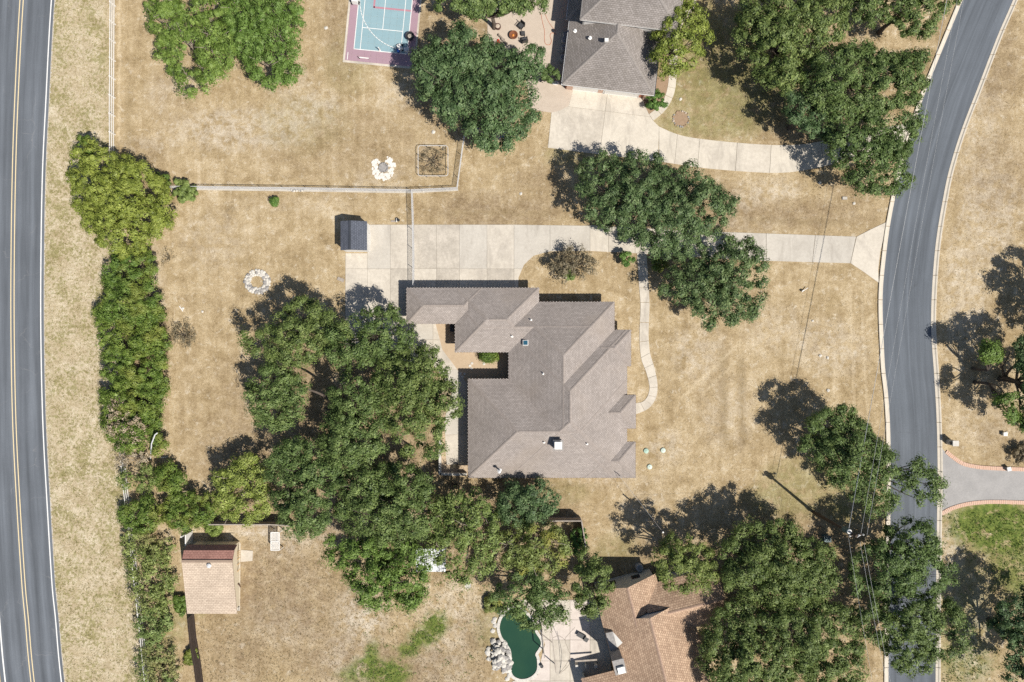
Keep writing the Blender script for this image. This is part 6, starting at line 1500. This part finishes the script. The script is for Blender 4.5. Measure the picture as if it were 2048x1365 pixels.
t = thing('barrel_planter', at(996, 56), 'round wooden barrel planter on the patio', 'planter'); c = at(996, 56); MB().lathe((c.x, c.y, 0), [(.3, 0), (.36, .25), (.34, .5), (.28, .5), (.26, .42)], 16).build('barrel', M['trim_dark'], t); MB().lathe((c.x, c.y, .4), [(.27, 0), (.27, .03), (.05, .06)], 12).build('soil', M['pavers'], t)
t = thing('plastic_sled', at(997, 86), 'small red plastic sled on the patio edge', 'sled'); c = at(997, 86); MB().prism([(c.x - .16, c.y - .3), (c.x - .05, c.y - .38), (c.x + .1, c.y - .3), (c.x + .17, c.y), (c.x + .08, c.y + .34), (c.x - .05, c.y + .36), (c.x - .16, c.y + .1)], .02, .22).build('hull', M['red'], t); MB().box((c.x, c.y, .235), (.12, .4, .03), -.1).build('seat', M['rust'], t)
for i, (a, b_) in enumerate((((997, 70), (1008, 80)), ((1003, 78), (1014, 88)))):
    t = thing('log_bench', at(*a), 'short log bench %s of the fire bowl' % ('upper left' if i == 0 else 'lower left'), 'bench', 'log benches by the fire bowl'); MB().tube([at(*a, .25), at(*b_, .25)], .1, 8).build('seat_log', M['bark_pale'], t)
    for q in (a, b_): MB().lathe((*at2(*q), 0), [(.09, 0), (.09, .17)], 8).build('stump', M['bark'], t)
hz = [at(1082, 28, .06), at(1085, 45, .06), at(1089, 62, .06), at(1089, 78, .06), at(1091, 88, .06), at(1099, 90, .06), at(1103, 82, .06), at(1100, 72, .06), at(1104, 66, .06), at(1112, 69, .06)]
tag(MB().tube(catmull([tuple(p) for p in hz], 4), .025, 5).build('garden_hose', M['hose']), 'orange garden hose snaking across the patio', 'hose')
tag(MB().tube(catmull([tuple(at(*p, .06)) for p in ((1090, 28), (1096, 42), (1104, 54), (1112, 64))], 4), .02, 5).build('power_cord', M['hose']), 'thin orange cord running to the upper house wall', 'cord')
def cooler(px, py, label, r=.42):
    t = thing('air_conditioner', at(px, py), label, 'air conditioner', 'cooling units beside the upper house'); c = at(px, py)
    MB().lathe((c.x, c.y, 0), [(r, 0), (r, .7), (r * .92, .76), (r * .9, .72), (.1, .7)], 16).build('cabinet', M['ac_metal'], t); MB().lathe((c.x, c.y, .74), [(.2, 0), (.2, .03), (.05, .05)], 12).build('fan', M['black_metal'], t)
    for k in range(4): a = k * math.pi / 4; MB().bar((c.x - r * .9 * math.cos(a), c.y - r * .9 * math.sin(a), .79), (c.x + r * .9 * math.cos(a), c.y + r * .9 * math.sin(a), .79), .03, .02).build('grille_bar', M['galv'], t)
for x, y, l_ in ((1131, 74, 'topmost'), (1129, 85, 'second'), (1128, 100, 'third'), (1126, 120, 'lowest')): cooler(x, y, '%s round cooling unit beside the upper house wall' % l_, .36 if y < 80 else .42)
t = thing('iron_gate', at(1105, 163), 'low iron gate and fence left of the upper garage', 'gate'); 
for i in range(14): p = at(1080 + i * 3.6, 162 + i * .45); MB().box((p.x, p.y, .55), (.03, .03, 1.1)).build('bar', M['black_metal'], t)
for z in (.2, 1.05): MB().bar(at(1079, 162) + Vector((0, 0, z)), at(1128, 168) + Vector((0, 0, z)), .04).build('rail', M['black_metal'], t)
t = thing('white_tub', at(1111, 167), 'white oval tub beside the iron gate', 'tub'); c = at(1111, 168); b = MB(); b.lathe((0, 0, 0), [(.3, 0), (.38, .3), (.3, .34), (.1, .36)], 14); b.v = [(c.x + x * 1.25, c.y + y * .6, z) for x, y, z in b.v]; b.build('tub', M['bulb'], t); MB().box((c.x, c.y, .36), (.3, .06, .06)).build('handle', M['galv'], t)
for i, (x, y) in enumerate(((1139, 176), (1200, 183), (1291, 196))):
    q = at(x, y); o = MB().box((q.x, q.y, 1.2), (.75 if i != 1 else .55, .5, 2.4), ANG).build('garage_pier', M['brick_pale'], uh)

# ---------- parked car under the dark oak
def car(px, py, rz, label):
    t = thing('parked_car', at(px, py), label, 'car', rz=rz)
    prof = [(-2.25, .35), (-2.3, .75), (-2.1, .95), (-1.55, 1.02), (-1.0, 1.55), (.55, 1.6), (1.15, 1.08), (2.0, .98), (2.3, .75), (2.28, .35)]
    lo = [(x, .92, z) for x, z in prof]; b = MB()
    def side(z): return .92 if z < 1.1 else .72
    L = [(x, -side(z), z) for x, z in prof]; Rr = [(x, side(z), z) for x, z in prof]
    b.face(L); b.face(list(reversed(Rr)))
    for i in range(len(prof)): j = (i + 1) % len(prof); b.face([L[i], Rr[i], Rr[j], L[j]])
    b.build('body', M['navy'], t, True)
    MB().face([(.6, -.66, 1.585), (1.12, -.78, 1.11), (1.12, .78, 1.11), (.6, .66, 1.585)]).build('windscreen', M['glass_dark'], t, True)
    MB().face([(-1.03, -.66, 1.54), (-1.03, .66, 1.54), (-1.52, .78, 1.06), (-1.52, -.78, 1.06)]).build('rear_window', M['glass_dark'], t, True)
    for x in (-1.4, 1.4):
        for y in (-.86, .86):
            b = MB(); b.tube([(x, y - .11, .33), (x, y + .11, .33)], .33, 14); w = b.build('wheel', M['rubber'], t, True); MB().tube([(x, y - .12, .33), (x, y + .12, .33)], .19, 10).build('rim', M['galv'], w, True)
    for y in (-.65, .65): MB().box((2.27, y, .72), (.1, .32, .14)).build('headlight', M['bulb'], t, True)
    for y in (-.95, .95): MB().box((.75, y, 1.08), (.14, .16, .12)).build('mirror', M['navy'], t, True)
car(984, 268, 0.06, 'dark navy car parked under the dark round-lobed oak')

# ---------- pool, deck and pool things
pl = thing('swimming_pool', at(1040, 1290), 'kidney-shaped pool of dark green water with pale coping', 'pool')
pool = [(1020, 1216), (1010, 1229), (1003, 1238), (999, 1256), (1004, 1274), (1014, 1288), (1021, 1300), (1023, 1318), (1021, 1335), (1026, 1350), (1038, 1357), (1052, 1357), (1066, 1350), (1074, 1338), (1074, 1318), (1071, 1308), (1077, 1298), (1082, 1288), (1080, 1278), (1072, 1266), (1068, 1254), (1064, 1240), (1050, 1226), (1036, 1218)]
pc_ = catmull(pool + [pool[0]], 4)[:-1]; pw = ccw([at2(*q) for q in pc_])
t_ = NT('pool_water'); pn = t_.bump(t_.noise(1.6, 3, .5, dist=.8), .12, .1)
M['water'] = t_.finish(t_.ramp(t_.noise(.12, 3), [(.35, col(.012, .048, .030)), (.65, col(.026, .070, .036))]), .06, pn, spec=.5)
b = MB(); b.face([(x, y, .07) for x, y in pw]); b.build('water', M['water'], pl)
outer = offset_poly(pw, -.33); inner = offset_poly(pw, .02); n = len(pw); k = 0
while k < n:
    i, j = k, (k + 2) % n; m_ = (k + 1) % n; b = MB()
    def lerp2(a, c_, f): return (a[0] + (c_[0] - a[0]) * f, a[1] + (c_[1] - a[1]) * f)
    q = [inner[i], inner[m_], lerp2(inner[m_], inner[j], .95), lerp2(outer[m_], outer[j], .95), outer[m_], outer[i]]
    b.prism(ccw(q), .02, .15 + rnd.uniform(-.006, .006)); b.build('coping_stone', M['limestone'], pl); k += 2
dk = thing('pool_deck', at(1130, 1300), 'pale concrete pool deck between the pool and the brown-roofed house', kind='structure')
deckpoly = [(1040, 1200), (1215, 1200), (1225, 1400), (1000, 1400), (1026, 1362), (1076, 1350), (1082, 1320), (1090, 1288), (1076, 1255), (1060, 1225)]
slab_field(dk, deckpoly, [990, 1062, 1100, 1140, 1180, 1230], [1195, 1240, 1280, 1322, 1362, 1400], ['pool_deck', 'pool_deck', 'concrete'], z=.05, gap=.3, seed=11)
wf = thing('rock_waterfall', at(996, 1312), 'mound of white and grey boulders beside the pool', 'rocks'); rs_ = random.Random(33); k = 0
blob_ = [(975, 1300), (985, 1280), (1003, 1276), (1014, 1290), (1020, 1304), (1022, 1330), (1020, 1346), (1004, 1345), (988, 1338), (978, 1322)]
for _ in range(400):
    x, y = rs_.uniform(970, 1025), rs_.uniform(1272, 1350)
    if not inside(blob_, x, y): continue
    e = edge_dist(blob_, x, y); r_ = rs_.uniform(.16, .42) ; z = min(1.0, e * .05) * rs_.uniform(.5, 1.1)
    c = at(x, y); MB().rock((c.x, c.y, z * .9 + .05), r_, rs_, .5, 7).build('boulder', M['limestone' if rs_.random() < .72 else 'greystone'], wf); k += 1
    if k > 95: break
for i, (x, y) in enumerate(((988, 1244), (991, 1252), (986, 1262), (990, 1238), (1000, 1226), (1014, 1358), (1018, 1352))):
    c = at(x, y); o = MB().rock((c.x, c.y, .05), .3, rs_, .4, 9).build('flagstone', M['limestone']); tag(o, 'pale flagstone beside the pool coping, %s' % ['next below the topmost pair', 'middle of the left rim', 'lowest of the left rim', 'second from the top', 'topmost', 'left of the pool foot', 'right of the pool foot'][i], 'flagstone', 'flagstones around the pool')
t = thing('plant_pot', at(1083, 1330), 'small black pot beside the pool', 'pot'); c = at(1083, 1330); MB().lathe((c.x, c.y, .05), [(.14, 0), (.2, .3), (.22, .36), (.16, .34)], 12).build('pot', M['black_metal'], t); MB().lathe((c.x, c.y, .34), [(.15, 0), (.05, .04)], 10).build('soil', M['joint'], t)
t = thing('lounge_chair', at(1163, 1273), 'dark lounge chair on the sunny pool deck', 'chair'); c = at(1162, 1270); MB().box((c.x, c.y, .35), (1.1, .5, .07), -.5).build('seat', M['dark_grey'], t); MB().box((c.x + .55, c.y - .35, .55), (.5, .5, .07), -.5).build('backrest', M['black_metal'], t)
for dx, dy in ((-.45, .05), (-.25, .4), (.3, -.4), (.5, -.05)): MB().box((c.x + dx, c.y + dy, .17), (.05, .05, .34)).build('leg', M['black_metal'], t)
pg = thing('deck_pergola', at(1105, 1300), 'thin weathered pergola beams above the pool deck', 'pergola')
for a, b_ in (((1084, 1264, 2.3), (1089, 1316, 2.3)), ((1103, 1262, 2.5), (1112, 1346, 2.5)), ((1085, 1270, 2.35), (1104, 1285, 2.35))): MB().bar(at(*a), at(*b_), .09, .12).build('beam', M['fence_wood'], pg)
for x, y in ((1084, 1264), (1089, 1316), (1103, 1262), (1112, 1346)): p = at(x, y, 2.3); MB().box((p.x, p.y, 1.14), (.09, .09, 2.26)).build('post', M['fence_wood'], pg)
vb = thing('bare_vine', at(1135, 1300), 'leafless vine arching over the pool deck', 'vine'); mb = MB()
for pts in ([(1150, 1255, 2.4), (1138, 1268, 2.5), (1130, 1280, 2.6), (1136, 1298, 2.6), (1140, 1312, 2.3), (1132, 1330, 1.2), (1120, 1345, 0)], [(1106, 1276, 2.4), (1118, 1272, 2.6), (1130, 1280, 2.6)], [(1140, 1300, 2.5), (1138, 1330, 1.4), (1118, 1348, 0)]): P = catmull([tuple(at(*q)) for q in pts], 4); mb.tube(P, .022, 5)
mb.build('stems', M['bark_pale'], vb)
t = thing('potting_shelf', at(1170, 1325), 'pale shelf frame against the low porch wall', 'shelf'); 
for x in (1152, 1170, 1190): MB().box((*at2(x, 1326), .5), (.3 if x != 1170 else .08, .35, 1.0)).build('upright', M['limestone'], t)
MB().bar(at(1150, 1323, 1.02), at(1194, 1320, 1.02), .2, .05).build('shelf', M['fence_wood'], t)
cooler(1277, 1133, 'dark blue air conditioner at the gable wall of the brown-roofed house', .45)
bpy.data.objects[[o.name for o in bpy.data.objects if o.name.startswith('air_conditioner')][-1]]['group'] = 'cooling units'
print('LEAVES', NLEAF[0], 'OBJECTS', len(bpy.data.objects), 'TRIS', sum(len(m.loops) - 2 * len(m.polygons) for m in bpy.data.meshes))
